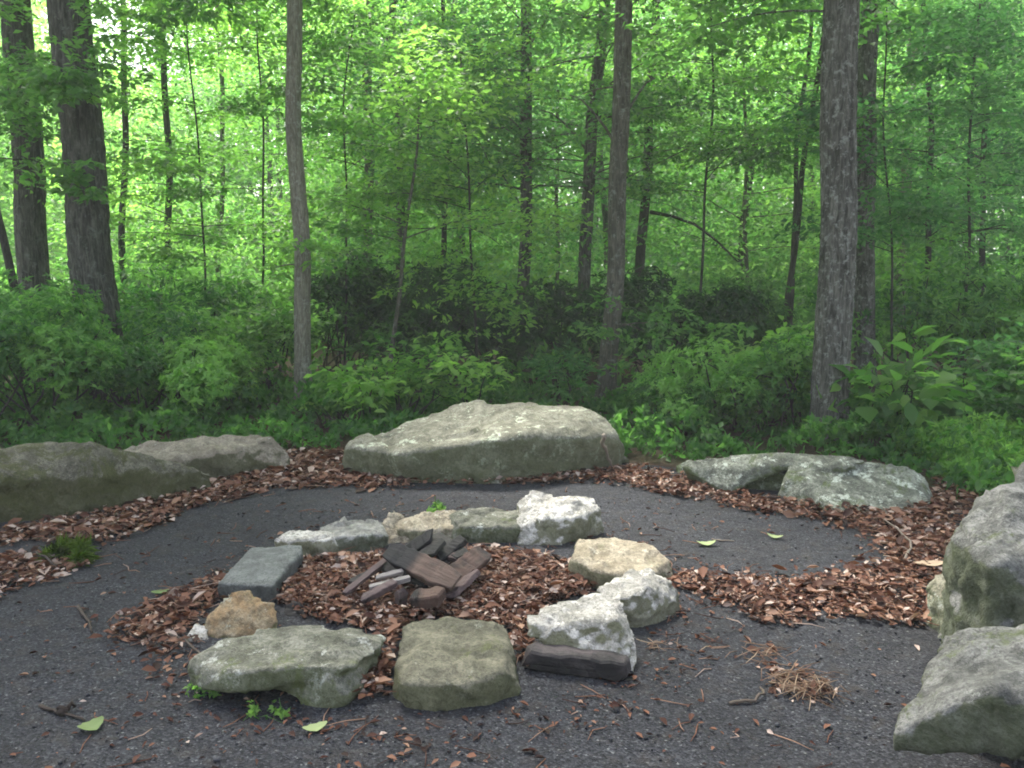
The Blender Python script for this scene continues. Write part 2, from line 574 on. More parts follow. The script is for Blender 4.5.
def rock(name, hulls, m, label, cat, group=None, voxel=.02, rough=.018, smooth=3, seed=0, cut=.5, facet=1.0):
    """union of convex hulls, weathered. each hull: list of (px,py,z) and a foot: shrink factor or None (hangs free)"""
    pts_all = []
    bm = bmesh.new()
    for pts, foot in hulls:
        W = [P(*p) for p in pts]
        c = np.mean(W, 0)
        if foot is not None:
            low = [np.array([c[0] + (w[0] - c[0]) * foot, c[1] + (w[1] - c[1]) * foot, -.05]) for w in W]
            W = W + low
        hull_into(bm, W)
        pts_all += W
    pa = np.array(pts_all)
    org = np.array([pa[:, 0].mean(), pa[:, 1].mean(), 0.0])
    bmesh.ops.translate(bm, verts=bm.verts[:], vec=Vector(-org))
    me = bpy.data.meshes.new(name)
    bm.to_mesh(me)
    bm.free()
    o = link(name, me, m)
    md = o.modifiers.new('r', 'REMESH')
    md.mode = 'VOXEL'
    md.voxel_size = voxel
    md.adaptivity = 0
    sm = o.modifiers.new('s', 'SMOOTH')
    sm.iterations = smooth
    sm.factor = .5
    dg = bpy.context.evaluated_depsgraph_get()
    me2 = bpy.data.meshes.new_from_object(o.evaluated_get(dg))
    o.modifiers.clear()
    o.data = me2
    me2.name = name
    bpy.data.meshes.remove(me)
    nv = len(me2.vertices)
    V = np.empty(nv * 3, np.float32)
    me2.vertices.foreach_get('co', V)
    V = V.reshape(-1, 3)
    NV = np.empty(nv * 3, np.float32)
    me2.vertices.foreach_get('normal', NV)
    NV = NV.reshape(-1, 3)
    size = float(np.ptp(pa[:, 0]))
    off = Vector((seed * 13.7, seed * 7.1, seed * 3.3))
    f1 = 2.6 / max(size, .3)
    d = np.empty(nv, np.float32)
    for i in range(nv):
        p = Vector(V[i])
        q = p * f1 + off
        a = mnoise.noise(q)
        b = mnoise.noise(p * (f1 * 2.7) + off)
        e = 1 - abs(mnoise.noise(p * (f1 * 1.9) + off * 1.3)) * 2.0      # ridges and clefts
        s = mnoise.noise(p * 16 + off)
        s2 = mnoise.noise(p * 38 + off)
        vd, vp = mnoise.voronoi(p * (f1 * 1.25) + off)
        nc = mnoise.noise_vector(vp[0] * 5.3)
        fc = nc.dot(p * (f1 * 1.25) + off - vp[0])
        vd2, vp2 = mnoise.voronoi(p * (f1 * 3.6) + off)
        fc2 = mnoise.noise_vector(vp2[0] * 4.1).dot(p * (f1 * 3.6) + off - vp2[0])
        d[i] = fc * 3.2 * facet + fc2 * 1.3 * facet + a * .8 + b * .45 + e * cut * .6 - max(0, .18 - abs(b)) * cut * 1.6 + s * .22 + s2 * .12
    V = V + NV * (d * rough)[:, None]
    me2.vertices.foreach_set('co', V.astype(np.float32).ravel())
    if not me2.materials:
        me2.materials.append(m)
    me2.polygons.foreach_set('use_smooth', np.ones(len(me2.polygons), bool))
    me2.update()
    o.location = org
    tag(o, label, cat, group)
    return o


RING = 'stones set round the fire pit'
BLD = 'boulders round the edge of the clearing'
rock('fire_ring_stone', [
    ([(187, 662, .12), (232, 634, .15), (292, 623, .16), (345, 625, .15), (384, 634, .13), (384, 646, .12), (355, 668, .14),
      (300, 665, .165), (240, 672, .15), (195, 690, .05), (238, 696, .06), (305, 684, .07)], None),
    ([(188, 690, -.02), (215, 697, -.02), (236, 694, .0), (262, 650, .14), (190, 660, .12), (225, 648, .13)], None),
    ([(225, 676, -.03), (318, 684, -.03), (318, 650, .12), (230, 655, .1), (330, 640, .1), (230, 640, .1)], 1.0),
    ([(314, 716, -.03), (336, 715, -.03), (387, 640, .11), (386, 632, .12), (352, 648, .165), (285, 652, .17), (268, 684, .065), (292, 690, .05), (348, 698, .03), (374, 668, .06),
      (330, 680, .11)], None),
    ([(300, 690, -.03), (332, 690, -.03), (380, 650, -.03), (380, 640, .10), (300, 640, .1)], 1.0),
], M['rk_green'], 'large grey green slab stone at front left of fire ring with weeds under it', 'stone', RING, .014, .014, 2, 1, .5, .7)
rock('fire_ring_stone', [
    ([(409, 621, .11), (440, 617, .125), (486, 620, .13), (506, 628, .10), (508, 650, .12), (500, 668, .125), (521, 684, .05), (488, 680, .10), (450, 686, .10), (402, 684, .10), (396, 660, .10), (519, 694, -.02),
      (395, 701, -.02), (455, 704, -.02), (425, 650, .135)], .97)],
    M['rk_front'], 'square olive stone with flat sloping top at front centre of fire ring', 'stone', RING, .013, .014, 2, 2, .5, .55)
rock('fire_ring_stone', [
    ([(527, 613, .15), (560, 602, .17), (600, 590, .19), (622, 599, .20), (612, 620, .185), (570, 622, .165), (530, 624, .145), (640, 648, .07), (641, 662, .03), (632, 680, -.02), (618, 676, .0),
      (575, 650, .07), (528, 638, .09)], None),
    ([(600, 610, .15), (638, 645, .07), (638, 668, .0), (615, 668, 0.0), (575, 645, .06), (560, 620, .06)], 1.0)],
    M['rk_white'], 'white topped stone with mossy front lying on the charred beam', 'stone', RING, .012, .010, 1, 3, .2, 1.2)
rock('fire_ring_stone', [
    ([(598, 590, .12), (625, 570, .17), (650, 568, .17), (672, 582, .13), (676, 605, .05), (665, 620, 0), (640, 624, 0), (606, 600, .12), (640, 595, .16)], 1.0)],
    M['rk_white'], 'grey white lumpy stone between the cream stone and the beam stone', 'stone', RING, .012, .012, 2, 4, .2, 1.2)
rock('fire_ring_stone', [
    ([(570, 556, .12), (580, 539, .13), (615, 536, .13), (650, 545, .11), (670, 560, .07), (672, 572, .02), (640, 578, .08), (600, 572, .10), (572, 568, .06), (568, 580, 0),
      (610, 588, 0)], 1.0)],
    M['rk_cream'], 'smooth cream coloured rounded stone at right of the fire ring', 'stone', RING, .013, .010, 3, 5, .3, 1.0)
rock('fire_ring_stone', [
    ([(516, 502, .17), (530, 490, .23), (544, 494, .21), (560, 515, .16), (548, 530, .08), (527, 545, .0), (517, 525, .10), (520, 545, 0), (560, 546, 0)], 1.0),
    ([(540, 501, .19), (570, 503, .20), (594, 496, .20), (600, 507, .16), (604, 530, .02), (590, 538, .0), (562, 546, 0), (540, 546, 0), (545, 520, .14), (572, 518, .15), (588, 520, .12)], 1.0)],
    M['rk_white'], 'tall angular white stone at the back of the fire ring', 'stone', RING, .012, .014, 1, 6, .2, 1.2)
rock('fire_ring_stone', [
    ([(446, 514, .10), (485, 508, .12), (525, 512, .12), (533, 526, .07), (524, 545, -.02), (470, 546, -.02), (444, 536, .0), (460, 528, .09), (515, 528, .09)], 1.0)],
    M['rk_green'], 'low flat green stone left of the tall white one at back', 'stone', RING, .013, .012, 2, 7)
rock('fire_ring_stone', [
    ([(398, 520, .09), (425, 512, .11), (456, 511, .10), (458, 528, .06), (450, 543, -.02), (402, 545, -.02), (400, 530, .07)], 1.0)],
    M['rk_cream'], 'small tan stone with bright moss behind the charred boards', 'stone', RING, .012, .012, 2, 8)
rock('fire_ring_stone', [
    ([(378, 528, .07), (393, 508, .15), (401, 513, .12), (411, 530, .05), (407, 549, -.02), (378, 550, -.02)], 1.0)],
    M['rk_cream'], 'small pointed stone standing upright at back of fire ring', 'stone', RING, .011, .010, 1, 9)
rock('fire_ring_stone', [
    ([(320, 527, .10), (350, 518, .12), (382, 521, .10), (388, 536, .06), (380, 553, -.02), (320, 557, -.02), (330, 538, .10), (370, 534, .10)], 1.0)],
    M['rk_cool'], 'low pale grey rounded stone left of the pointed stone', 'stone', RING, .012, .011, 2, 10)
rock('fire_ring_stone', [
    ([(274, 539, .10), (292, 529, .12), (315, 530, .12), (340, 535, .10), (338, 548, .04), (325, 558, -.02), (278, 556, -.02), (290, 541, .11), (325, 540, .11)], 1.0)],
    M['rk_white'], 'bright white low stone touching the grey slab corner', 'stone', RING, .012, .010, 2, 11)
rock('fire_ring_stone', [
    ([(252, 546, .11), (302, 544, .12), (303, 552, .10), (272, 586, .10), (218, 583, .09), (217, 593, .03), (270, 597, .03), (300, 560, .05)], .9)],
    M['rk_slab'], 'flat blue grey rectangular slab at left of fire ring', 'stone', RING, .012, .005, 2, 12, .3, .5)
rock('fire_ring_stone', [
    ([(206, 612, .09), (228, 594, .13), (250, 591, .13), (276, 603, .10), (280, 622, .04), (262, 636, .0), (215, 640, .0), (200, 632, .02)], .95)],
    M['rk_tan'], 'rounded tan brown stone between the slab and the front left stone', 'stone', RING, .014, .010, 4, 13)
rock('small_stone', [
    ([(188, 632, .03), (196, 622, .05), (206, 626, .04), (208, 640, 0), (190, 643, 0)], 1.0)],
    M['rk_white'], 'fist sized white stone beside the rounded tan stone', 'stone', None, .01, .006, 2, 14)

rock('boulder', [
    ([(-90, 470, .36), (-10, 458, .38), (36, 443, .43), (78, 440, .44), (112, 449, .37), (165, 463, .24), (212, 470, .16), (216, 482, .07), (150, 498, .02), (60, 512, 0),
      (-20, 520, .0), (-100, 530, .0), (40, 480, .26), (120, 478, .18)], 1.0)],
    M['rk_mossy'], 'long dark mossy boulder humped at the left edge of the clearing', 'boulder', BLD, .024, .036, 2, 21, .6, 0.5)
rock('boulder', [
    ([(118, 448, .24), (170, 444, .24), (215, 438, .26), (255, 431, .29), (275, 436, .26), (289, 450, .15), (290, 468, .02), (230, 474, .03), (160, 485, .02), (235, 452, .20),
      (160, 462, .2)], .98)],
    M['rk_brown'], 'flat brown topped boulder with mossy dark end behind the mossy hump', 'boulder', BLD, .022, .036, 2, 22, .8, 0.5)
rock('boulder', [
    ([(347, 447, .22), (380, 432, .28), (430, 416, .36), (470, 408, .40), (520, 405, .42), (580, 407, .42), (604, 420, .37), (617, 438, .26), (622, 452, .12),
      (560, 466, .03), (460, 469, .0), (350, 466, .0), (400, 455, .22), (500, 440, .33), (345, 458, .12), (590, 460, .10)], .93),
    ([(590, 425, .30), (618, 440, .18), (634, 462, .0), (600, 462, .0), (570, 440, .2)], .9)],
    M['rk_back'], 'biggest grey boulder with pale lichen spots at the back of clearing', 'boulder', BLD, .024, .042, 2, 23, .8, 0.5)
rock('boulder', [
    ([(680, 466, .15), (700, 458, .20), (740, 456, .215), (800, 454, .235), (806, 460, .225), (768, 463, .19), (744, 470, .155), (731, 484, .06), (727, 495, .0), (690, 484, .0)], None),
    ([(690, 484, -.03), (727, 494, -.03), (727, 484, .05), (690, 470, .1)], 1.0),
    ([(734, 482, .0), (806, 490, .0), (738, 474, .11), (806, 474, .13), (732, 462, .15), (810, 458, .2)], 1.0),
    ([(800, 455, .24), (850, 458, .24), (905, 465, .21), (926, 476, .15), (934, 498, .03), (926, 516, .0), (840, 515, .0), (780, 500, .0), (786, 478, .14), (812, 466, .20)], .98),
    ([(725, 456, .215), (870, 459, .25), (865, 470, .21), (775, 466, .185), (738, 466, .17), (760, 452, .25), (830, 453, .265)], None)],
    M['rk_lichen'], 'low long lichen covered boulder in front of the big right trunk', 'boulder', BLD, .018, .020, 2, 24, .5, 0.3)
rock('boulder', [
    ([(952, 535, .48), (985, 502, .58), (1024, 476, .68), (1120, 480, .66), (1140, 560, .5), (1120, 640, .3), (1000, 640, .1), (955, 625, .05), (948, 590, .15), (965, 570, .4),
      (990, 560, .5), (950, 560, .30)], .95)],
    M['rk_right'], 'tall grey boulder with mossy streak at the right edge of the clearing', 'boulder', BLD, .022, .036, 2, 25, .8, 0.6)
rock('boulder', [
    ([(936, 572, .20), (960, 560, .25), (985, 570, .26), (992, 625, .16), (970, 640, .06), (940, 640, .0), (931, 590, .16)], 1.0)],
    M['rk_block'], 'small sandy block of stone leaning against the tall right boulder', 'boulder', BLD, .016, .016, 3, 26)
rock('boulder', [
    ([(940, 636, .33), (955, 630, .37), (1040, 622, .43), (1140, 650, .4), (1160, 760, .3), (1000, 690, .40), (920, 682, .30), (893, 730, .20), (896, 752, .13), (1000, 742, .20),
      (1100, 745, .20)], None),
    ([(945, 655, .2), (1000, 650, .3), (1100, 680, .3), (1110, 760, .0), (1000, 755, .0), (935, 745, .0), (935, 680, .1)], 1.0)],
    M['rk_right'], 'overhanging lichen grey boulder at the lower right corner', 'boulder', BLD, .018, .03, 2, 27, .8, 0.55)
rock('stepping_stone', [
    ([(318, 463, .03), (335, 460, .03), (346, 464, .03), (345, 470, .0), (320, 470, 0)], 1.0)],
    M['rk_slab'], 'thin flat grey stone at the left foot of the biggest boulder', 'stone', None, .012, .006, 2, 31)
rock('small_stone', [
    ([(676, 464, .06), (690, 459, .08), (700, 464, .06), (700, 474, 0), (678, 474, 0)], 1.0)],
    M['rk_lichen'], 'small pale stone at the left tip of the low lichen boulder', 'stone', None, .012, .008, 2, 32)

# ------------------------------------------------------------------ fallen leaves
def poly_ground(px):
    return np.array([P(x, y)[:2] for x, y in px])


def scatter_in(poly, n):
    lo, hi = poly.min(0), poly.max(0)
    out = np.zeros((0, 2))
    while len(out) < n:
        q = rng.uniform(lo, hi, (n * 3, 2))
        q = q[inside(poly, q[:, 0], q[:, 1])]
        out = np.concatenate([out, q])
    return out[:n]


def edge_thin(q, poly, wid):
    """keep fewer leaves near the edge of a patch, raggedly"""
    d = np.full(len(q), 9.0)
    for i in range(len(poly)):
        a, b = poly[i - 1], poly[i]
        t = np.clip(((q - a) @ (b - a)) / ((b - a) @ (b - a) + 1e-9), 0, 1)
        d = np.minimum(d, np.linalg.norm(q - (a + t[:, None] * (b - a)), axis=1))
    nz = np.array([mnoise.noise(Vector((x * 3.1, y * 3.1, 4.4))) for x, y in q])
    pr = np.clip((d / wid) + nz * .8, .04, 1)
    return q[rng.uniform(size=len(q)) < pr]


def litter(name, px, per_m2, label, size=.048, thick=.05, wid=.20, avoid=None, mat='litter', tmean=.48):
    poly = smooth_loop(poly_ground(px), 2)
    area = 0.5 * abs(np.dot(poly[:, 0], np.roll(poly[:, 1], 1)) - np.dot(poly[:, 1], np.roll(poly[:, 0], 1)))
    q = scatter_in(poly, int(area * per_m2 * 1.7))
    q = edge_thin(q, poly, wid)
    n = len(q)
    hump = np.array([mnoise.noise(Vector((x * 6, y * 6, 1.7))) for x, y in q]) * .5 + .5
    C = np.column_stack([q, .006 + rng.uniform(0, 1, n) ** 1.3 * thick * .8 * (.35 + hump)])
    ang = rng.uniform(0, 2 * math.pi, n)
    A = np.column_stack([np.cos(ang), np.sin(ang), rng.normal(0, .2, n)])
    Nn = np.array([0, 0, 1.0])[None] + rng.normal(0, .36, (n, 3))
    L = .76 * size * np.clip(rng.lognormal(-.15, .40, n), .3, 1.7) * np.where(rng.uniform(size=n) < .18, 1.5, 1.0)
    g = Geo()
    g.leaves(C, A, Nn, L, L * rng.uniform(.45, .8, n), np.clip(rng.normal(tmean + .03, .34, n), 0, 1), T_DRY)
    V = np.concatenate(g.V)
    V[:, 2] = np.maximum(V[:, 2], .006 + rng.uniform(0, .003, len(V)))
    g.V = [V]
    # stalks and thin twigs among the leaves
    m = int(n * .05)
    for i in range(m):
        c = C[rng.integers(n)]
        a = rng.uniform(0, 6.28)
        l = rng.uniform(.04, .16)
        p0 = np.array([c[0], c[1], .012 + c[2]])
        p1 = p0 + np.array([math.cos(a) * l, math.sin(a) * l, rng.uniform(-.008, .012)])
        p1[2] = max(p1[2], .01)
        g.tube([p0, (p0 + p1) / 2 + rng.normal(0, .006, 3), p1], [.0022, .002, .0012], 4, tint=rng.uniform(.3, .98))
    o = link(name, g.mesh(name), M[mat])
    return tag(o, label, 'fallen leaves', kind='stuff')


litter('fallen_leaves', [(266, 578), (300, 562), (345, 559), (410, 552), (480, 552), (520, 553), (556, 560), (580, 575), (600, 592), (545, 612), (528, 640), (545, 672), (512, 668), (508, 625), (410, 622),
                         (394, 655), (392, 702), (345, 706), (372, 670), (388, 635), (300, 618), (278, 605)], 6000,
       'red brown dead leaves filling the inside of the fire ring', .044, .06, .05, tmean=.52)
litter('fallen_leaves', [(150, 600), (200, 585), (220, 578), (245, 590), (205, 612), (200, 645), (188, 668), (192, 700), (160, 690), (140, 660), (105, 652), (100, 630)], 3400,
       'red brown dead leaves drifted outside the fire ring beside the tan stone', .046, .035, .20, tmean=.42)
litter('fallen_leaves', [(-60, 545), (60, 520), (140, 500), (240, 474), (285, 450), (345, 448), (360, 466), (420, 470), (560, 470), (640, 466), (695, 478), (735, 494), (800, 505), (870, 512), (925, 490), (950, 470), (1000, 490), (990, 525), (965, 570),
                         (905, 560), (862, 548), (845, 530), (790, 520), (720, 508), (650, 492), (570, 484), (470, 486), (390, 494), (310, 488), (220, 505), (150, 535), (90, 548), (20, 548)], 2600,
       'band of dead leaves along the foot of the back boulders', .055, .05, .26, tmean=.5)
litter('fallen_leaves', [(655, 560), (705, 578), (780, 578), (850, 565), (862, 535), (900, 530), (960, 530), (955, 580), (945, 634), (870, 626), (770, 630), (720, 612), (680, 600)], 3600,
       'broad drift of dead leaves between fire ring and right boulders', .047, .05, .22, tmean=.5)
litter('fallen_leaves', [(-60, 556), (40, 552), (95, 560), (85, 575), (40, 590), (-20, 605), (-80, 600)], 2300,
       'dead leaf patch near the mossy hump boulder at far left', .05, .035, .2, tmean=.5)
litter('fallen_leaves', [(735, 645), (775, 640), (805, 660), (835, 680), (866, 698), (835, 718), (785, 706), (755, 680)], 1500,
       'loose dead leaves caught in the pine straw clump at right', .05, .02, .25, tmean=.5)
# scattered strays over the gravel
q = scatter_in(OUTL, 6500)
q = q[(q[:, 1] > 1.6)]
nzv = np.array([mnoise.noise(Vector((x * .9, y * .9, 9.1))) for x, y in q])
q = q[(nzv > .02) | (rng.uniform(size=len(q)) < .35)]
rc = P(438, 600)[:2]
ra, rb_ = rng.uniform(0, 6.28, 1400), 1.02 + rng.gamma(2.0, .11, 1400)
q = np.concatenate([q, np.column_stack([rc[0] + np.cos(ra) * rb_, rc[1] + np.sin(ra) * rb_])])
n = len(q)
ang = rng.uniform(0, 6.28, n)
L = .017 * np.clip(rng.lognormal(0, .6, n), .3, 2.4)
g = Geo()
g.leaves(np.column_stack([q, np.full(n, .007) + rng.uniform(0, .006, n)]), np.column_stack([np.cos(ang), np.sin(ang), rng.normal(0, .1, n)]),
         np.array([0, 0, 1.0])[None] + rng.normal(0, .25, (n, 3)), L, L * rng.uniform(.3, .8, n), np.clip(rng.normal(.30, .28, n), 0, 1), T_DRY)
V = np.concatenate(g.V)
V[:, 2] = np.maximum(V[:, 2], .0055 + rng.uniform(0, .002, len(V)))
g.V = [V]
for i in range(420):
    c = q[rng.integers(n)]
    a = rng.uniform(0, 6.28)
    l = rng.uniform(.03, .14)
    p0 = np.array([c[0], c[1], .008])
    p1 = p0 + np.array([math.cos(a) * l, math.sin(a) * l, .002])
    g.tube([p0, (p0 + p1) / 2 + np.append(rng.normal(0, .008, 2), .002), p1], [.0022, .0022, .0014], 4, tint=rng.uniform(0, .95))
tag(link('leaf_debris', g.mesh('leaf_debris'), M['litter']), 'stray bits of dry leaf and twig scattered over the gravel', 'debris', kind='stuff')

# loose pebbles
q = scatter_in(OUTL, 26000)
q = q[(q[:, 1] > 1.7)]
q = q[rng.uniform(size=len(q)) < np.clip(1.5 / (q[:, 1] - .6), .15, 1)]
n = len(q)
OC = np.array([[1, 0, 0], [0, 1, 0], [-1, 0, 0], [0, -1, 0], [0, 0, .7], [0, 0, -.7]], float)
OF = np.array([[0, 1, 4], [1, 2, 4], [2, 3, 4], [3, 0, 4], [1, 0, 5], [2, 1, 5], [3, 2, 5], [0, 3, 5]])
sz = .0042 * rng.lognormal(0, .42, n)
V = OC[None] * sz[:, None, None] * rng.uniform(.6, 1.35, (n, 6, 3))
an = rng.uniform(0, 6.28, n)
V = np.stack([V[..., 0] * np.cos(an)[:, None] - V[..., 1] * np.sin(an)[:, None], V[..., 0] * np.sin(an)[:, None] + V[..., 1] * np.cos(an)[:, None], V[..., 2]], -1)
V += np.column_stack([q, .0045 + sz * .4])[:, None]
pg = Geo()
pg.add(V.reshape(-1, 3), [(OF[None] + (np.arange(n) * 6)[:, None, None]).reshape(-1, 3)], np.repeat(np.clip(rng.beta(1.6, 3.2, n), 0, 1), 6))
tag(link('pebbles', pg.mesh('pebbles'), M['pebble']), 'loose dark grey pebbles lying on the gravel', 'pebbles', kind='stuff')

# pine straw
def straw(px, n, label, name='pine_straw', hgt=.04):
    poly = smooth_loop(poly_ground(px), 2)
    q = edge_thin(scatter_in(poly, n), poly, .24)
    g = Geo()
    for x, y in q:
        a = rng.normal(.35, 1.0)
        l = rng.uniform(.05, .17)
        z = .008 + rng.uniform(0, 1) ** 1.6 * hgt
        d = np.array([math.cos(a), math.sin(a), 0]) * l * .5
        c = np.array([x, y, z])
        g.tube([c - d, c + np.append(rng.normal(0, .008, 2), rng.uniform(0, .01)), c + d], [.0016, .0018, .001], 3, tint=rng.uniform(0, 1))
    tag(link(name, g.mesh(name), M['straw']), label, 'pine straw', kind='stuff')


straw([(742, 650), (775, 645), (800, 662), (790, 675), (830, 680), (858, 698), (830, 712), (790, 700), (768, 678), (745, 668)], 1300,
      'tangled clump of tan pine straw on the gravel at right')
straw([(640, 640), (690, 640), (745, 652), (740, 662), (680, 655), (645, 655)], 160, 'thin trail of pine straw beside the white stones', hgt=.015)

# ------------------------------------------------------------------ firewood
def board(name, a, b, width, thick, m, label, roll=0.0, cat='board', group='half burnt firewood', jag=.02):
    """plank from a to b"""
    a, b = np.array(a), np.array(b)
    c = (a + b) / 2
    L = np.linalg.norm(b - a)
    x = unit(b - a)
    up = np.array([0, 0, 1.0])
    y = unit(np.cross(up, x))
    z = np.cross(x, y)
    bm = bmesh.new()
    nseg = 11
    wt = [random.uniform(.62, .85)] + [1.0 + random.uniform(-.06, .04) for _ in range(10)] + [random.uniform(.7, .95)]
    rings = []
    for i in range(nseg + 1):
        t = i / nseg
        e = 1.0
        row = []
        for (sy, sz) in ((-1, -1), (1, -1), (1, 1), (-1, 1)):
            px = (t - .5) * L + (random.uniform(-jag, jag) * 1.6 if i in (0, nseg) else 0)
            row.append(bm.verts.new((px, sy * width / 2 * (1 + random.uniform(-.10, .06)) * wt[i], sz * thick / 2 * (1 + random.uniform(-.22, .12)) * wt[i])))
        rings.append(row)
    for r0, r1 in zip(rings, rings[1:]):
        for k in range(4):
            bm.faces.new((r0[k], r0[(k + 1) % 4], r1[(k + 1) % 4], r1[k]))
    bm.faces.new(rings[0][::-1])
    bm.faces.new(rings[-1])
    bmesh.ops.recalc_face_normals(bm, faces=bm.faces[:])
    bmesh.ops.bevel(bm, geom=[e for e in bm.edges if e.calc_face_angle(0) > 1.0], offset=min(thick, width) * .1, segments=1, affect='EDGES')
    me = bpy.data.meshes.new(name)
    bm.to_mesh(me)
    bm.free()
    o = link(name, me, m)
    rot = Matrix(np.column_stack([x, y, z]).tolist()).to_4x4() @ Matrix.Rotation(roll, 4, 'X')
    o.matrix_world = Matrix.Translation(Vector(c)) @ rot
    return tag(o, label, cat, group)


def PZ(px, py, z):
    return P(px, py, z)


board('charred_board', PZ(408, 545, .10), PZ(440, 549, .19), .13, .03, M['wood_char'], 'black charred board propped at the back of the firewood pile', .5)
board('charred_board', PZ(433, 536, .08), PZ(462, 556, .14), .10, .03, M['wood_char'], 'blackened board lying right of the propped back board', .2)
board('wood_board', PZ(392, 553, .18), PZ(454, 582, .12), .12, .05, M['wood_burnt'], 'brown board with charred upper end crossing the firewood pile', .55)
board('wood_board', PZ(484, 553, .15), PZ(450, 579, .08), .11, .05, M['wood_brown'], 'short brown board meeting the crossing one in a V', -.45)
board('charred_board', PZ(388, 560, .13), PZ(416, 571, .10), .15, .05, M['wood_char'], 'thick burnt black board end under the crossing board', .6)
board('wood_board', PZ(436, 552, .13), PZ(466, 561, .13), .05, .025, M['wood_plum'], 'narrow brown batten behind the V of the two boards', .2)
board('firewood_stick', PZ(370, 588, .10), PZ(410, 578, .12), .028, .028, M['wood_grey'], 'ash grey stick in front of the pile, lower of the two', .2, 'stick', 'half burnt firewood', .004)
board('firewood_stick', PZ(376, 578, .11), PZ(404, 571, .13), .026, .026, M['wood_grey'], 'ash grey stick in front of the pile, upper of the two', .5, 'stick', 'half burnt firewood', .004)
board('firewood_stick', PZ(344, 594, .07), PZ(390, 557, .14), .03, .026, M['wood_plum'], 'long half burnt stick slanting at the left of the pile', .3, 'stick', 'half burnt firewood', .006)
board('firewood_stick', PZ(350, 583, .08), PZ(386, 565, .10), .03, .03, M['wood_char'], 'short black stick behind the long slanting one', .3, 'stick', 'half burnt firewood', .006)
board('wood_block', PZ(401, 606, .03), PZ(402, 590, .12), .05, .045, M['wood_plum'], 'stub of wood standing on end in front of the pile', .3, 'block')
board('wood_block', PZ(412, 600, .07), PZ(440, 597, .09), .09, .07, M['wood_brown'], 'chunky brown block of wood under the pile front', .2, 'block')
board('charred_board', PZ(415, 586, .05), PZ(470, 568, .04), .12, .05, M['wood_char'], 'black board lying flat under the V boards', .1)
board('charred_board', PZ(404, 556, .10), PZ(432, 536, .21), .09, .04, M['wood_char'], 'charred piece standing up highest in the firewood pile', .5)
board('charred_board', PZ(440, 560, .12), PZ(462, 540, .17), .06, .05, M['wood_char'], 'short charred chunk leaning behind the V boards', .2)
board('firewood_stick', PZ(362, 600, .08), PZ(396, 582, .12), .04, .035, M['wood_plum'], 'thick dark red brown stick low at the left front of the pile', .3, 'stick', 'half burnt firewood', .01)
board('wood_board', PZ(448, 598, .06), PZ(476, 572, .10), .06, .03, M['wood_plum'], 'splintered dark board leaning at right end of the pile', -.3)
board('charred_beam', PZ(524, 655, .045), PZ(632, 668, .045), .10, .085, M['wood_beam'], 'thick charred beam on the gravel under the white topped stone', .0, 'beam')
rock('charcoal_lump', [([(284, 604, .03), (295, 600, .05), (308, 606, .03), (306, 618, 0), (284, 616, 0)], 1.0)], M['wood_char'],
     'black charcoal lump inside the ring near the grey slab', 'charcoal', None, .01, .012, 1, 41)

# sticks on the ground
def stick(pts, r, label, m='grey_twig', cat='twig', tint=.3, name='fallen_twig'):
    W = np.array([P(*p) for p in pts])
    org = W[0] * np.array([1, 1, 0])
    # refine
    t = np.linspace(0, 1, len(W))
    tt = np.linspace(0, 1, len(W) * 4)
    W2 = np.stack([np.interp(tt, t, W[:, i]) for i in range(3)], 1) + rng.normal(0, r * .4, (len(tt), 3))
    g = Geo()
    g.tube(W2 - org, np.linspace(r, r * .5, len(tt)), 6, .1, tint=tint)
    o = link(name, g.mesh(name, smooth=True), M[m])
    o.location = org
    return tag(o, label, cat)


stick([(40, 706, .012), (60, 712, .014), (84, 720, .012)], .008, 'dark curved twig just left of the green leaf on gravel', tint=.1)
stick([(60, 712, .015), (72, 706, .03)], .016, 'dark thick bark scrap near the curved twig', tint=.05, cat='bark')
stick([(78, 606, .015), (88, 620, .02), (92, 632, .012)], .008, 'short dark twig on gravel left of the leaf drift', tint=.15)
stick([(168, 634, .03), (185, 640, .03), (200, 655, .03), (212, 664, .01)], .006, 'thin twig lying across the leaf drift by tan stone', tint=.35)
stick([(20, 556, .015), (35, 552, .05), (52, 562, .04), (62, 572, .015)], .009, 'bent dark branchlet beside the grassy tuft', tint=.15)
stick([(730, 703, .012), (755, 700, .016), (764, 692, .02), (760, 686, .015)], .007, 'crooked grey twig below the pine straw clump', tint=.6)
stick([(905, 560, .03), (912, 545, .05), (900, 530, .07), (884, 520, .06)], .008, 'grey forked twig in the leaves by the right boulders', tint=.75)
stick([(602, 436, .34), (606, 452, .18), (613, 470, .01)], .016, 'pale stick leaning on right end of the biggest boulder', tint=.9, cat='stick', name='leaning_stick')
stick([(712, 540, .008), (735, 541, .01)], .006, 'short pale twig lying on the bare gravel island', tint=.8)


def flat_leaf(px, py, L, W, ang, label, mat, tint, z=.012, curl=.25):
    c = P(px, py, z)
    g = Geo()
    k = 9
    for s in (-1, 1):
        V, Q = [], []
        for i in range(k):
            t = i / (k - 1)
            w = W * .5 * math.sin(math.pi * min(1, t * .92 + .04)) ** .8 * (1 + .12 * math.sin(t * 17 + s))
            zz = curl * L * (t - .5) ** 2
            V += [(t * L - L / 2, 0, zz), (t * L - L / 2, s * w, zz + .12 * w)]
        Q = [(2 * i, 2 * i + 1, 2 * i + 3, 2 * i + 2) for i in range(k - 1)]
        V = np.array(V)
        ca, sa = math.cos(ang), math.sin(ang)
        V = np.column_stack([V[:, 0] * ca - V[:, 1] * sa, V[:, 0] * sa + V[:, 1] * ca, V[:, 2]])
        g.add(V, [np.array(Q)], np.full(len(V), tint))
    o = link('green_leaf', g.mesh('green_leaf'), M[mat])
    o.location = c
    return tag(o, label, 'leaf')


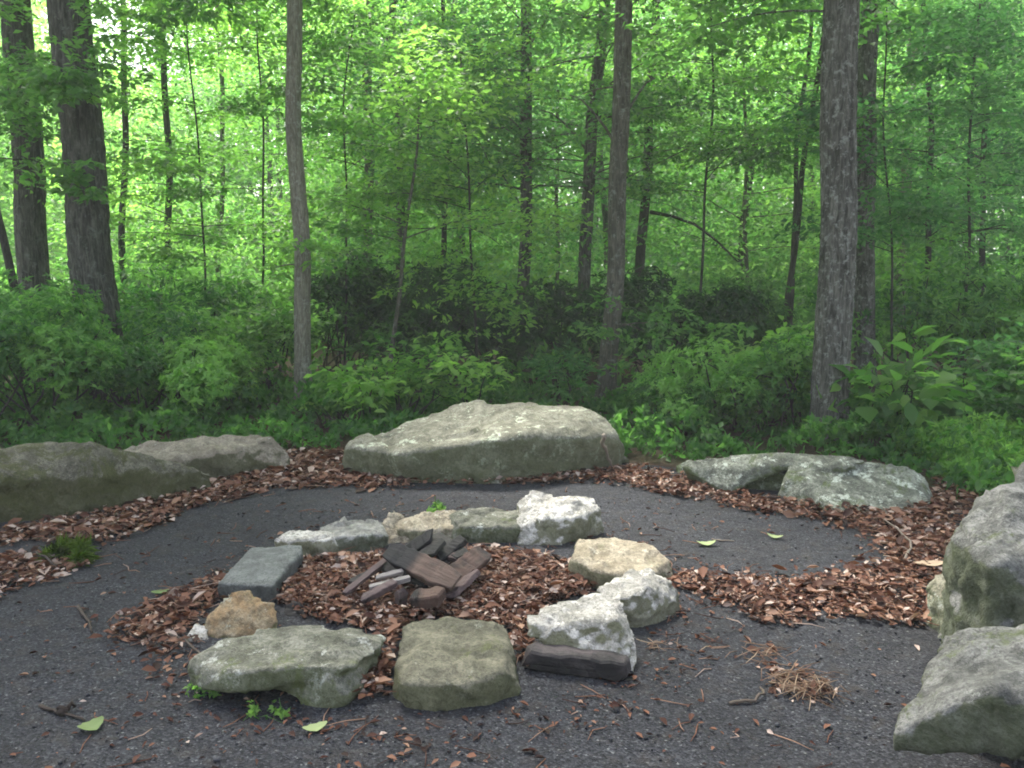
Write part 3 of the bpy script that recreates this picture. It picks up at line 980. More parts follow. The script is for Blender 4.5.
flat_leaf(91, 727, .085, .075, .9, 'broad bright green fallen leaf on gravel at lower left', 'pale_leaf', .35, .014, .9)
flat_leaf(315, 728, .085, .05, .5, 'pale yellow green leaf on gravel under front left stone', 'pale_leaf', .95, .014, .6)
flat_leaf(706, 544, .11, .06, .1, 'pale green leaf on the bare gravel island right of ring', 'pale_leaf', .9, .014, .7)
flat_leaf(162, 592, .10, .05, .2, 'small dull green leaf on gravel behind the left leaf drift', 'pale_leaf', .2)
flat_leaf(775, 537, .09, .05, -.5, 'smaller pale leaf right of the one on gravel island', 'pale_leaf', .8, .014, .7)
flat_leaf(930, 564, .16, .08, .1, 'large pale dry leaf resting against the sandy block', 'straw', 1.0, .05)

# ------------------------------------------------------------------ trees
def path_from(px_pts, Y, top_h, lean=None):
    """trunk axis through places of the photo at distance Y, carried down to the ground and up to top_h"""
    W = [D(x, y, Y) for x, y in px_pts]
    W = sorted(W, key=lambda p: p[2])
    base, hi = W[0].copy(), W[-1]
    d0 = (W[1] - W[0]) / max(W[1][2] - W[0][2], .01)
    if base[2] > .02:
        W = [base - d0 * (base[2] + .05) * np.array([.6, .6, 1])] + W
    W[0][2] = -.08
    d1 = unit((W[-1] - W[-2])[None])[0] * np.array([.6, .6, 1]) + np.array([0, 0, .15])
    d1 = d1 / d1[2]
    while W[-1][2] < top_h - .5:
        W.append(W[-1] + d1 * min(1.5, top_h - W[-1][2]) + np.append(rng.normal(0, .05, 2), 0))
    return np.array(W)


def resample(W, step, wander=.02):
    z = np.array(W)[:, 2]
    seg = np.linalg.norm(np.diff(W, axis=0), axis=1)
    s = np.concatenate([[0], np.cumsum(seg)])
    n = max(6, int(s[-1] / step))
    t = np.linspace(0, s[-1], n)
    out = np.stack([np.interp(t, s, W[:, i]) for i in range(3)], 1)
    ph = rng.uniform(0, 6, 4)
    zz = out[:, 2]
    amp = wander * np.clip(zz / 1.5, 0, 1)
    out[:, 0] += amp * (np.sin(zz * 1.3 + ph[0]) + .6 * np.sin(zz * 2.9 + ph[1]))
    out[:, 1] += amp * (np.sin(zz * 1.1 + ph[2]))
    for _ in range(4):
        out[1:-1] = out[1:-1] * .5 + (out[2:] + out[:-2]) * .25
    return out


def tree(name, px_pts, Y, diam_px, top_h, bark, leafm, label, cat='tree', group=None, limbs=24, zlow=2.6, reach=1.8, per_limb=10, leaf=.088,
         leaves=29, tint=.5, custom=(), bare=(), flare=.35, step=.12, seg=14, az=None, canopy=0, tmpl=T_RHOMB):
    if seg >= 16:
        step = .05
    W = resample(path_from(px_pts, Y, top_h), step, .03 if 'slender' in name else .018)
    base = np.array([W[0][0], W[0][1], 0.0])
    root = thing(name, base, label, cat, group)
    r0 = diam_px / F * Y / 2
    h = np.clip(W[:, 2] / top_h, 0, 1)
    rad = r0 * (1 - .55 * h ** 1.3) * (1 + flare * np.exp(-np.clip(W[:, 2], 0, 9) / .22))
    tg, cg = Geo(), Geo()
    if seg >= 16:
        tg.tube(W, rad, 56, .035, .075)
    else:
        tg.tube(W, rad, seg, .06)
    O, Dd, Ln, Tn = [], [], [], []

    def trunk_at(z):
        return np.array([np.interp(z, W[:, 2], W[:, i]) for i in range(3)]), float(np.interp(z, W[:, 2], rad))

    def limb(p0, r, d, L, n_spr, bare_limb=False, sl=None, lt=0.0):
        k = 7
        t = np.linspace(0, 1, k)
        bend = rng.normal(0, .10, 3)
        pts = p0[None] + d[None] * (t * L)[:, None] + np.outer(t ** 2, bend * L) + np.outer(t ** 2, [0, 0, -.10 * L]) + rng.normal(0, .012 * L, (k, 3)) * t[:, None]
        tg.tube(pts, np.linspace(r, max(.0025, r * .25), k), 6)
        if bare_limb:
            return
        for i in range(n_spr):
            u = rng.uniform(.30, 1.0)
            o = np.array([np.interp(u, t, pts[:, j]) for j in range(3)])
            sd = d * rng.uniform(.2, .9) + rng.normal(0, .75, 3) * np.array([1, 1, .25])
            O.append(o)
            Dd.append(sd)
            Ln.append((sl or (.30 + .28 * reach)) * rng.uniform(.6, 1.2))
            Tn.append(tint + lt + rng.normal(0, .10))

    for i in range(limbs):
        zv = min(top_h, CAM_H + .34 * Y + 1.0)
        z = zlow + (zv - zlow) * rng.uniform() if rng.uniform() < .85 else rng.uniform(zv, max(zv + .1, top_h))
        p0, r = trunk_at(z)
        a = rng.uniform(0, 2 * math.pi) if az is None else rng.normal(*az)
        el = rng.uniform(.0, .45)
        d = np.array([math.cos(a) * math.cos(el), math.sin(a) * math.cos(el), math.sin(el)])
        L = reach * rng.uniform(.55, 1.15) * (1 - .45 * max(0, (z - zlow) / (top_h - zlow)) ** 2)
        lt = rng.normal(0, .26)
        limb(p0, min(r * .5, .004 + .0042 * L), d, L, per_limb, lt=lt)
    cO, cD = [], []
    for i in range(canopy):  # dense high limbs out of view, shaped to keep sun off the clearing
        z = rng.uniform(max(5.2, CAM_H + .33 * Y + .8), top_h)
        p0, r = trunk_at(z)
        a = rng.uniform(0, 2 * math.pi)
        d = np.array([math.cos(a), math.sin(a), rng.uniform(.1, .5)])
        L = 3.6 * rng.uniform(.5, 1.1)
        pts = p0[None] + d[None] * (np.linspace(0, 1, 5) * L)[:, None]
        tg.tube(pts, np.linspace(min(r * .5, .05), .01, 5), 5)
        for q_ in range(9):
            cO.append(p0 + d * L * rng.uniform(.3, 1.05))
            cD.append(d * .5 + rng.normal(0, .8, 3) * np.array([1, 1, .25]))
    for (cx, cy, cY, size, nspr) in custom:          # low leafy branches the photo shows
        tgt = D(cx, cy, cY)
        zz = tgt[2] + rng.uniform(-.1, .25)
        p0, r = trunk_at(max(.4, zz))
        v = tgt - p0
        L = np.linalg.norm(v)
        k = 7
        t = np.linspace(0, 1, k)
        pts = p0[None] + np.outer(t, v) + np.outer(np.sin(t * math.pi), [0, 0, .06 * L])
        tg.tube(pts, np.linspace(min(r * .4, .012), .004, k), 5)
        for i in range(nspr):
            O.append(tgt + rng.normal(0, 1, 3) * np.array([size * .5, size * .4, size * .22]))
            Dd.append(v / L * .3 + rng.normal(0, 1, 3) * np.array([1, 1, .2]))
            Ln.append(size * rng.uniform(.4, .8))
            Tn.append(tint + rng.normal(0, .12))
    for (x1, y1, x2, y2, bY, br) in bare:            # bare limbs
        a_, b_ = D(x1, y1, bY), D(x2, y2, bY + .2)
        m_ = (a_ + b_) / 2 + np.array([0, 0, .12 * np.linalg.norm(b_ - a_)])
        tg.tube(np.array([a_, (a_ + m_) / 2 + [0, 0, .03], m_, (b_ + m_) / 2 + [0, 0, .04], b_]), np.linspace(br, br * .4, 5), 7)
    tm = tg.mesh('trunk', base, True)
    link('trunk', tm, M[bark], root)
    if O:
        O, Dd, Ln, Tn = np.array(O), np.array(Dd), np.array(Ln), np.array(Tn)
        spray_leaves(cg, O, Dd, Ln, leaves, leaf, Tn, .16, .5, tmpl)
        if cO:                                       # high unseen crown, added to shade the clearing
            spray_leaves(cg, np.array(cO), np.array(cD), np.full(len(cO), 1.1), 18, .19, np.full(len(cO), tint), .16, .5, tmpl)
        link('crown', cg.mesh('crown', base), M[leafm], root)
    return root


SHADE_CANOPY = 17  # high limbs per near tree, added above the frame for their shade
# --- trunks one can pick out, front to back
tree('broadleaf_tree', [(14, 0), (20, 80), (30, 180), (36, 300)], 10.5, 29, 14, 'bark_dark', 'leaf_mid', 'thick dark trunk at the far left edge of the wood', canopy=SHADE_CANOPY, limbs=26, zlow=5.2, reach=2.6,
     custom=[(22, 78, 10.0, .55, 26), (5, 95, 9.8, .5, 18), (40, 65, 10.2, .5, 14)], seg=18)
tree('broadleaf_tree', [(69, 0), (78, 110), (86, 220), (99, 320)], 9.0, 40, 14, 'bark_dark', 'leaf_mid', 'thickest dark trunk, curving, second from the left edge', canopy=SHADE_CANOPY, limbs=26, zlow=4.8, reach=2.6,
     custom=[(75, 75, 8.4, .5, 24), (50, 85, 8.3, .5, 18), (72, 172, 8.5, .35, 9), (85, 188, 8.5, .3, 7), (130, 0, 8.3, .6, 16), (195, 0, 8.5, .5, 14)], seg=20)
tree('broadleaf_tree', [(295, 0), (296, 120), (301, 260), (303, 410)], 9.0, 16, 14, 'bark_pale', 'leaf_bright', 'slim pale grey trunk standing behind the gap left of biggest boulder', canopy=SHADE_CANOPY, limbs=22, zlow=4.4, reach=2.0,
     custom=[(300, 245, 8.8, .5, 6), (270, 270, 9.3, .6, 6)], seg=16)
tree('broadleaf_tree', [(626, 0), (621, 120), (614, 270), (605, 405)], 9.2, 18, 14, 'bark_brown', 'leaf_mid', 'straight brown trunk rising behind right end of biggest boulder', canopy=SHADE_CANOPY, limbs=24, zlow=4.6, reach=2.0,
     custom=[(640, 330, 8.6, .8, 14), (665, 325, 8.7, .5, 6), (580, 95, 9.4, .9, 10)], seg=16, bare=[(619, 130, 655, 78, 9.2, .02), (618, 150, 570, 95, 9.2, .018)])
tree('broadleaf_tree', [(843, 0), (838, 150), (833, 300), (829, 442)], 7.4, 35, 14, 'bark_lichen', 'leaf_mid', 'big lichen mottled trunk standing behind the low lichen boulder', canopy=SHADE_CANOPY, limbs=26, zlow=4.2, reach=2.6,
     custom=[(700, 30, 8.0, .9, 14), (740, 10, 7.8, .8, 10), (900, 10, 7.6, .8, 8)], seg=22, flare=.25, step=.08)
tree('broadleaf_tree', [(874, 0), (866, 110), (863, 220), (865, 360)], 11.0, 19, 14, 'bark_lichen', 'leaf_cool', 'grey trunk half hidden just right of the big mottled trunk', canopy=SHADE_CANOPY, limbs=26, zlow=5.2, reach=2.4, seg=16)
tree('broadleaf_tree', [(602, 20), (592, 120), (588, 220), (580, 372)], 12.0, 13, 11, 'bark_dark', 'leaf_mid', 'twin stemmed dark trunk left of the straight brown one', limbs=44, zlow=2.4, reach=2.0, custom=[(560, 230, 11.5, 1.0, 12)],
     bare=[(588, 200, 606, 30, 12.0, .055), (586, 150, 540, 110, 12.0, .02)])
tree('broadleaf_tree', [(528, 0), (526, 120), (524, 270), (521, 400)], 12.5, 13, 11, 'bark_dark', 'leaf_cool', 'dark upright trunk behind the centre of the biggest boulder', limbs=58, zlow=1.9, reach=2.4, custom=[(500, 150, 12, 1.2, 14), (470, 60, 12, 1.2, 14)],
     bare=[(526, 60, 470, 40, 12.5, .03), (525, 190, 430, 200, 12.5, .02)])
tree('slender_tree', [(657, 10), (650, 120), (643, 200), (639, 280)], 14.0, 10, 11, 'bark_thin', 'leaf_bright', 'thin dark trunk right of the straight brown one, with arching dead limb', limbs=36, zlow=3.0, reach=2.0,
     bare=[(650, 212, 738, 262, 13.6, .032), (647, 100, 690, 60, 14, .025)])
tree('slender_tree', [(161, 0), (165, 120), (172, 280)], 14.0, 7, 10.5, 'bark_thin', 'leaf_bright', 'long thin trunk under the bright sky gap at upper left', limbs=20, zlow=1.5, reach=1.5)
tree('slender_tree', [(122, 70), (124, 180), (126, 300)], 13.0, 7, 9.5, 'bark_thin', 'leaf_bright', 'thin black stem close right of the thickest left trunk', limbs=18, zlow=1.5, reach=1.5)
tree('slender_tree', [(370, 30), (368, 120), (367, 190), (366, 300)], 15.0, 11, 11, 'bark_brown', 'leaf_bright', 'mid brown trunk right of the pale slim trunk, veiled by leaves', limbs=40, zlow=2.2, reach=2.1, custom=[(360, 250, 14, 1.1, 12)])
tree('slender_tree', [(394, 0), (396, 70), (398, 130), (400, 260)], 14.0, 9, 11, 'bark_brown', 'leaf_bright', 'slim branching trunk seen only high up left of centre', limbs=40, zlow=2.2, reach=2.0, bare=[(396, 60, 372, 20, 14, .03)],
     custom=[(420, 200, 13.5, 1.2, 14)])
tree('slender_tree', [(447, 150), (445, 200), (443, 300)], 14.5, 6, 9, 'bark_thin', 'leaf_cool', 'thin stem in the shade left of the dark upright trunk', limbs=44, zlow=1.8, reach=2.2, custom=[(450, 190, 14, 1.0, 12)])
tree('slender_tree', [(821, 60), (808, 150), (795, 230), (785, 310)], 13.0, 6, 9.5, 'bark_thin', 'leaf_mid', 'leaning thin curved stem left of the big mottled trunk', limbs=18, zlow=3.4, reach=1.6)
tree('slender_tree', [(810, 30), (800, 130), (794, 230), (790, 300)], 14.5, 5, 10, 'bark_thin', 'leaf_bright', 'thinnest upright stem beside the leaning one left of mottled trunk', limbs=20, zlow=3.4, reach=1.7)
tree('broadleaf_tree', [(914, 30), (908, 130), (903, 230), (898, 320)], 17.0, 12, 12, 'bark_pale', 'leaf_cool', 'pale hazy trunk deep in the wood at upper right', limbs=44, zlow=2.6, reach=2.3)
tree('slender_tree', [(926, 60), (930, 120), (931, 170), (928, 260)], 14.0, 6, 10, 'bark_thin', 'leaf_cool', 'crooked thin stem at right with leaves hiding its foot', limbs=44, zlow=1.8, reach=2.0)
tree('slender_tree', [(-4, 200), (6, 240), (14, 290)], 9.6, 9, 5.0, 'bark_thin', 'leaf_mid', 'leaning dark stem at the left frame edge behind the bushes', limbs=12, zlow=2.4, reach=1.4)
tree('slender_tree', [(402, 290), (395, 330), (389, 375)], 9.6, 4.5, 3.4, 'bark_brown', 'leaf_bright', 'short pale leaning stem among the bright shrubs', limbs=14, zlow=1.7, reach=1.2, leaves=18)
tree('slender_tree', [(985, 60), (985, 160), (984, 280)], 15.0, 6, 10.5, 'bark_thin', 'leaf_cool', 'thin stem near the right edge behind the drooping saplings', limbs=46, zlow=1.8, reach=2.1)
tree('slender_tree', [(222, 60), (221, 160), (220, 260)], 17.0, 5, 11, 'bark_brown', 'leaf_bright', 'faint slim trunk midway between pale trunk and sky gap', limbs=32, zlow=1.6, reach=2.1)
tree('slender_tree', [(742, 60), (745, 160), (748, 280)], 16.0, 4, 11, 'bark_brown', 'leaf_bright', 'faint thin trunk above the arching dead limb', limbs=34, zlow=1.6, reach=2.1)
tree('slender_tree', [(560, 60), (558, 160), (556, 260)], 17.0, 4, 11, 'bark_brown', 'leaf_cool', 'faint thin trunk between the dark upright and twin trunks', limbs=34, zlow=1.6, reach=2.1)
tree('slender_tree', [(968, 200), (966, 260), (964, 330)], 11.5, 3, 7.0, 'bark_thin', 'leaf_cool', 'drooping cool green sapling nearest the right edge', limbs=30, zlow=1.9, reach=1.7, leaf=.09)
tree('slender_tree', [(705, 180), (703, 260), (700, 340)], 12.0, 3, 6.5, 'bark_thin', 'leaf_mid', 'leafy sapling below the arching dead limb', limbs=26, zlow=2.2, reach=1.6)
tree('slender_tree', [(262, 170), (262, 260), (261, 330)], 11.5, 2.5, 6.0, 'bark_thin', 'leaf_bright', 'leafy sapling just left of the pale slim trunk', limbs=20, zlow=1.8, reach=1.5)
tree('slender_tree', [(470, 240), (472, 290), (476, 360)], 10.2, 3, 4.0, 'bark_thin', 'leaf_bright', 'yellow green sapling with layered branches over the dark hollow', limbs=16, zlow=1.7, reach=1.4, leaves=20,
     custom=[(455, 250, 9.8, .8, 14), (500, 245, 9.8, .8, 12), (440, 285, 9.6, .7, 10), (510, 290, 9.7, .7, 10), (480, 320, 9.5, .6, 7)], tint=.7)
tree('slender_tree', [(888, 240), (890, 290), (892, 350)], 10.4, 2.5, 5.0, 'bark_thin', 'leaf_cool', 'sapling with spreading leaves right of the half hidden grey trunk', limbs=24, zlow=1.6, reach=1.5)
tree('slender_tree', [(345, 230), (345, 280), (344, 360)], 10.8, 2.5, 4.6, 'bark_thin', 'leaf_mid', 'leafy sapling between the pale slim trunk and short leaning stem', limbs=22, zlow=1.5, reach=1.4)
tree('slender_tree', [(200, 200), (202, 260), (204, 340)], 11.2, 2.5, 5.0, 'bark_thin', 'leaf_bright', 'leafy sapling rising behind the laurel bushes at left', limbs=20, zlow=1.6, reach=1.4)

# ------------------------------------------------------------------ bushes
def bush(name, px, py_base, Y, w, h, n_tips, leafm, label, cat='bush', group=None, leaf=.085, per=8, tint=.5, aspect=.38, blobs=10, depth=None, tmpl=T_RHOMB, kind='whorl', lift=.1, x=None):
    c = D(px, py_base, Y)
    base = np.array([c[0] if x is None else x, Y, 0.0])
    dp = depth or w * .8
    ss = min(1, .12 + h)
    root = thing(name, base, label, cat, group)
    sg, cg = Geo(), Geo()
    B = []
    for i in range(blobs):
        a = rng.uniform(0, 6.28)
        rr = math.sqrt(rng.uniform()) * .5
        hh = rng.uniform(.30, .86) * (1 - .5 * rr)
        B.append((np.array([math.cos(a) * rr * w, math.sin(a) * rr * dp, hh * h + lift]), rng.uniform(.16, .30) * min(w, h * 1.2)))
    BT = rng.normal(0, .32, blobs)
    O, Dd, T = [], [], []
    for i in range(n_tips):
        bi = rng.integers(blobs)
        bc, br = B[bi]
        d = rand_unit(1)[0]
        d[2] = d[2] * .8 + .15
        rad = br * rng.uniform(.55, 1.12) ** .7
        p = bc + unit(d[None])[0] * rad * np.array([1.15, 1.0, .8])
        if p[2] < min(.05, h * .12):
            if h > .3:
                continue
            p[2] = h * .15
        O.append(p)
        Dd.append(d * .8 + np.array([0, 0, .55]) + rng.normal(0, .25, 3))
        T.append(tint + BT[bi] + rng.normal(0, .10))
    O, Dd, T = np.array(O), np.array(Dd), np.clip(np.array(T), 0, 1)
    if kind == 'whorl':
        whorl_leaves(cg, O, Dd, per, leaf, T, .16, tmpl, aspect)
    else:
        Dd[:, 2] *= .4
        spray_leaves(cg, O, Dd, np.full(len(O), leaf * 2.3), per, leaf, T, .16, .5, tmpl, .4, aspect)
    for bc, br in B:
        k = 5
        t = np.linspace(0, 1, k)
        st = np.array([rng.normal(0, .10) * w, rng.normal(0, .10) * dp, -.03])
        pts = st[None] + np.outer(t, bc - st) + rng.normal(0, .03, (k, 3)) * t[:, None]
        sg.tube(pts, np.linspace(.014, .006, k) * ss, 5)
        for q in range(7):
            j = rng.integers(len(O))
            if np.linalg.norm(O[j] - bc) < br * 1.4:
                sg.tube(np.array([bc, (bc + O[j]) / 2 + rng.normal(0, .02, 3), O[j]]), np.array([.006, .005, .003]) * ss, 4)
    link('stem', sg.mesh('stem', (0, 0, 0), True), M['bark_thin' if h > .3 else 'leaf_mid'], root)
    link('foliage', cg.mesh('foliage'), M[leafm], root)
    return root


LB = 'laurel bushes behind the left boulders'
bush('laurel_bush', 40, 450, 7.6, 1.9, 1.22, 1250, 'leaf_laurel', 'dark laurel bush at left edge right behind the mossy hump', group=LB, tint=.30, leaf=.066)
bush('laurel_bush', 150, 440, 8.2, 1.9, 1.15, 1250, 'leaf_laurel', 'rounded laurel bush with pale new leaves behind the brown topped boulder', group=LB, tint=.55, leaf=.066)
bush('laurel_bush', 45, 380, 8.9, 2.4, 1.50, 1400, 'leaf_laurel', 'tall laurel bush in front of the two thick left trunks', group=LB, tint=.55, leaf=.07, blobs=14)
bush('laurel_bush', -90, 420, 8.0, 2.0, 1.5, 800, 'leaf_laurel', 'laurel bush running out of the frame at far left', group=LB, tint=.4, leaf=.07)
bush('laurel_bush', 190, 400, 9.4, 1.5, 1.20, 800, 'leaf_laurel', 'laurel bush sloping down towards the pale slim trunk', group=LB, tint=.65, leaf=.066)
bush('leafy_shrub', 240, 415, 8.8, 1.0, .52, 420, 'leaf_bright', 'low light green shrub between the laurels and the pale slim trunk', tint=.35, leaf=.06, aspect=.5)
bush('leafy_shrub', 262, 350, 9.8, 1.0, 1.45, 260, 'leaf_mid', 'shrub with horizontal leaf tiers left of the pale slim trunk', kind='spray', per=9, tint=.8, leaf=.09, aspect=.5)
bush('leafy_shrub', 358, 425, 8.0, .55, .60, 70, 'leaf_bright', 'brightest yellow green broad leaved shrub behind left end of biggest boulder', tint=.80, leaf=.10, aspect=.6, kind='spray', per=7, tmpl=T_OVAL, blobs=6)
bush('leafy_shrub', 410, 415, 8.3, .7, .74, 95, 'leaf_bright', 'upright bright shrub just left of the short pale leaning stem', tint=.5, leaf=.09, aspect=.55, kind='spray', per=8, tmpl=T_OVAL, blobs=8)
bush('leafy_shrub', 470, 408, 8.0, .40, .60, 40, 'leaf_bright', 'small bright shrub peeping over the top of biggest boulder', tint=.75, leaf=.09, aspect=.55, kind='spray', per=7, tmpl=T_OVAL, blobs=5)
bush('leafy_shrub', 335, 430, 7.9, .5, .34, 130, 'leaf_bright', 'low green tuft of shrub at the foot of the pale slim trunk', tint=.3, leaf=.06, aspect=.5)
bush('fir_sapling', 560, 405, 8.6, .35, .66, 60, 'leaf_cool', 'small dark sapling with narrow leaves over right half of biggest boulder', tint=.6, leaf=.10, aspect=.22, kind='spray', per=9, blobs=5)
RB = 'green bushes behind the right boulders'
bush('leafy_shrub', 662, 440, 7.5, .7, .50, 480, 'leaf_laurel', 'low leafy bush touching the right end of biggest boulder', group=RB, tint=.55, leaf=.058)
bush('leafy_shrub', 710, 420, 7.9, 1.3, .88, 800, 'leaf_laurel', 'wide leafy bush with pale tips behind the lichen boulder', group=RB, tint=.75, leaf=.06)
bush('leafy_shrub', 768, 420, 7.8, 1.0, .90, 650, 'leaf_laurel', 'leafy bush growing against left side of the big mottled trunk', group=RB, tint=.60, leaf=.06)
bush('leafy_shrub', 796, 370, 8.6, .6, 1.02, 90, 'leaf_bright', 'yellow green shrub tucked behind left side of the mottled trunk', group=RB, tint=.8, leaf=.12, aspect=.6, kind='spray', per=7, tmpl=T_OVAL, blobs=7)
bush('broadleaf_plant', 905, 430, 7.3, .70, .66, 42, 'leaf_bright', 'plant with very large broad leaves right of the big mottled trunk', 'plant', tint=.35, leaf=.21, aspect=.62, kind='spray', per=5, tmpl=T_OVAL)
bush('broadleaf_plant', 955, 425, 7.7, .8, .58, 60, 'leaf_mid', 'plant with broad pointed leaves, further right and paler', 'plant', tint=.85, leaf=.14, aspect=.5, kind='spray', per=6, tmpl=T_OVAL)
bush('leafy_shrub', 1010, 400, 8.2, .8, .95, 160, 'leaf_cool', 'drooping green shrub at the right edge above the tall grey boulder', tint=.75, leaf=.11, aspect=.45, kind='spray', per=7)
bush('leafy_shrub', 1070, 430, 7.0, 1.1, .85, 300, 'leaf_mid', 'shrub cut by the right frame edge', tint=.5, leaf=.10, aspect=.5, kind='spray', per=8)
bush('leafy_shrub', 862, 460, 6.9, .4, .26, 150, 'leaf_laurel', 'low dark leafed plant at the right foot of the mottled trunk', tint=.35, leaf=.05)
RH = 'dark rhododendrons under the trees'
for (px, Y, w, h, lab, t) in [
    (215, 11.2, 2.0, 1.45, 'deep green rhododendron in the shade left of the pale slim trunk', .35),
    (330, 11.6, 2.0, 1.7, 'dark rhododendron behind the pale slim trunk', .40),
    (415, 11.4, 2.0, 1.80, 'dark rhododendron under the yellow green layered sapling', .40),
    (500, 12.2, 2.2, 1.95, 'darkest rhododendron filling the hollow behind biggest boulder', .25),
    (575, 11.4, 1.7, 1.4, 'dark rhododendron between twin and upright dark trunks', .35),
    (665, 11.0, 2.0, 1.55, 'dark rhododendron right of the straight brown trunk', .45),
    (745, 11.6, 2.0, 1.35, 'dark rhododendron left of the big mottled trunk', .45),
    (925, 11.4, 2.6, 1.85, 'deep green rhododendron behind the broad leaved plants', .55),
    (1030, 10.8, 2.4, 1.75, 'deep green rhododendron at the right edge of the wood', .55),
    (120, 12.4, 2.6, 1.9, 'deep green rhododendron between the two thick left trunks', .5),
]:
    bush('rhododendron', px, 330, Y, w, h, 900, 'leaf_dark' if lab.startswith('dark') else 'leaf_laurel', lab, 'bush', RH, .11, 7, t, .34, 13)

# weeds at the front left stone
bush('weed', 204, 690, 2.86, .12, .09, 22, 'leaf_bright', 'bright green weed at left end of the front left stone', 'weed', leaf=.022, per=6, tint=.5, aspect=.5, blobs=4, lift=.0)
bush('weed', 262, 704, 2.72, .16, .07, 20, 'leaf_bright', 'pale leafy weed under the hollow of the front left stone', 'weed', leaf=.020, per=5, tint=.95, aspect=.6, blobs=4, lift=.0)
bush('weed', 436, 518, 4.95, .12, .13, 26, 'leaf_bright', 'bright moss tuft on the small tan stone at back', 'weed', leaf=.03, per=6, tint=.6, aspect=.6, blobs=4, lift=.02)
bush('grass_tuft', 68, 565, 4.3, .32, .10, 90, 'moss', 'dull green grassy tuft on gravel near the far left leaf patch', 'grass tuft', leaf=.09, per=8, tint=.55, aspect=.06, blobs=6, lift=-.02)
bush('lichen_plant', 537, 455, 6.22, .26, .20, 40, 'moss', 'small grey green plant growing against the face of biggest boulder', 'plant', leaf=.035, per=6, tint=.95, aspect=.4, blobs=5, lift=.04)

# ------------------------------------------------------------------ undergrowth (nobody could count it)
def ground_cover(name, px, n, label, hmin, hmax, leaf, leafm, tint, aspect=.5, tmpl=T_RHOMB):
    poly = smooth_loop(poly_ground(px), 2)
    q = scatter_in(poly, n)
    nz = np.array([mnoise.noise(Vector((x * 1.3, y * 1.3, 7.7))) + .6 * mnoise.noise(Vector((x * 3.1, y * 3.1, 2.2))) for x, y in q])
    q, nz = q[nz > -.5], nz[nz > -.5]
    n = len(q)
    z = rng.uniform(.02, 1, n) ** .8 * (hmin + (hmax - hmin) * np.clip(nz * 1.2 + .5, 0, 1))
    O = np.column_stack([q, z])
    Dd = rng.normal(0, 1, (n, 3)) * np.array([1, 1, .3]) + np.array([0, 0, .5])
    g = Geo()
    whorl_leaves(g, O, Dd, 6, leaf, np.clip(tint + nz * .3, 0, 1), .18, tmpl, aspect)
    tag(link(name, g.mesh(name), M[leafm]), label, 'undergrowth', kind='stuff')


ground_cover('ground_cover', [(600, 470), (640, 466), (680, 466), (740, 460), (830, 462), (890, 468), (935, 478), (965, 510), (1000, 515), (1100, 520), (1200, 470), (1100, 420), (900, 405), (700, 410), (620, 425)], 3200,
             'light green leafy ground cover behind the right boulders', .05, .42, .075, 'leaf_mid', .30)
ground_cover('ground_cover', [(-200, 500), (0, 475), (120, 462), (230, 452), (290, 450), (345, 452), (380, 445), (500, 438), (600, 440), (640, 450), (660, 395), (400, 390), (200, 392), (0, 400), (-200, 420)], 5200,
             'green leafy ground cover behind the left and back boulders', .05, .36, .075, 'leaf_mid', .30)
ground_cover('ferns', [(880, 452), (925, 462), (950, 492), (1000, 500), (1060, 480), (1040, 440), (940, 432)], 2600,
             'fine feathery light green fern patch right of the lichen boulder', .10, .36, .055, 'leaf_bright', .55, .3)
Xr = np.array([[-11, 9.5], [11, 9.5], [24, 26], [-24, 26]])
q = scatter_in(Xr, 5200)
g = Geo()
whorl_leaves(g, np.column_stack([q, rng.uniform(.03, .55, len(q))]), rng.normal(0, 1, (len(q), 3)) * np.array([1, 1, .3]) + np.array([0, 0, .6]), 6, .14,
             np.full(len(q), .45), .2, T_RHOMB, .45)
tag(link('undergrowth', g.mesh('undergrowth'), M['leaf_mid']), 'knee high green undergrowth deeper among the trees', 'undergrowth', kind='stuff')

# ------------------------------------------------------------------ far wood: one mass of leaves and thin trunks
NC = 18000
Yc = 15.5 + 24 * rng.uniform(size=NC) ** 1.0
Xc = (rng.uniform(-1, 1, NC)) * (Yc * .74 + 3)
Zc = rng.uniform(.0, 1, NC) ** 1.45 * (CAM_H + .31 * Yc + .5) + .2
nz = np.array([mnoise.noise(Vector((x * .22, y * .22, z * .3))) for x, y, z in zip(Xc, Yc, Zc)])
keep = nz > -.27
# the gap in the canopy at upper left
el = (Zc - CAM_H) / Yc
azm = Xc / Yc
gap = (np.exp(-((azm + .43) / .14) ** 2) * np.clip((el - .20) / .04, 0, 1) * 1.0 + np.exp(-((azm - .28) / .10) ** 2) * np.clip((el - .24) / .06, 0, 1) * .7)
keep &= rng.uniform(size=NC) > gap
Xc, Yc, Zc, nz = Xc[keep], Yc[keep], Zc[keep], nz[keep]
nC = len(Xc)
per = 60
idx = np.repeat(np.arange(nC), per)
k = len(idx)
cr = rng.uniform(.45, 1.15, nC)
rr = np.sqrt(rng.uniform(size=k)) * cr[idx]
aa = rng.uniform(0, 6.28, k)
C = np.column_stack([Xc[idx] + np.cos(aa) * rr, Yc[idx] + np.sin(aa) * rr, Zc[idx] - .28 * rr ** 2 + rng.normal(0, .10, k)])
A = np.column_stack([np.cos(aa), np.sin(aa), np.full(k, -.3)]) + rng.normal(0, .5, (k, 3))
L = rng.uniform(.75, 1.35, k) * .0061 * Yc[idx]
tb = np.clip(.52 + nz * .6 + rng.normal(0, .16, nC) - np.clip(azm[keep] * .35, -.15, .22), 0, 1)
fw = Geo()
fw.leaves(C, A, np.array([0, -.25, 1.0])[None] + rng.normal(0, .75, (k, 3)), L, L * .55, np.clip(tb[idx] + rng.normal(0, .15, k), 0, 1), T_RHOMB)
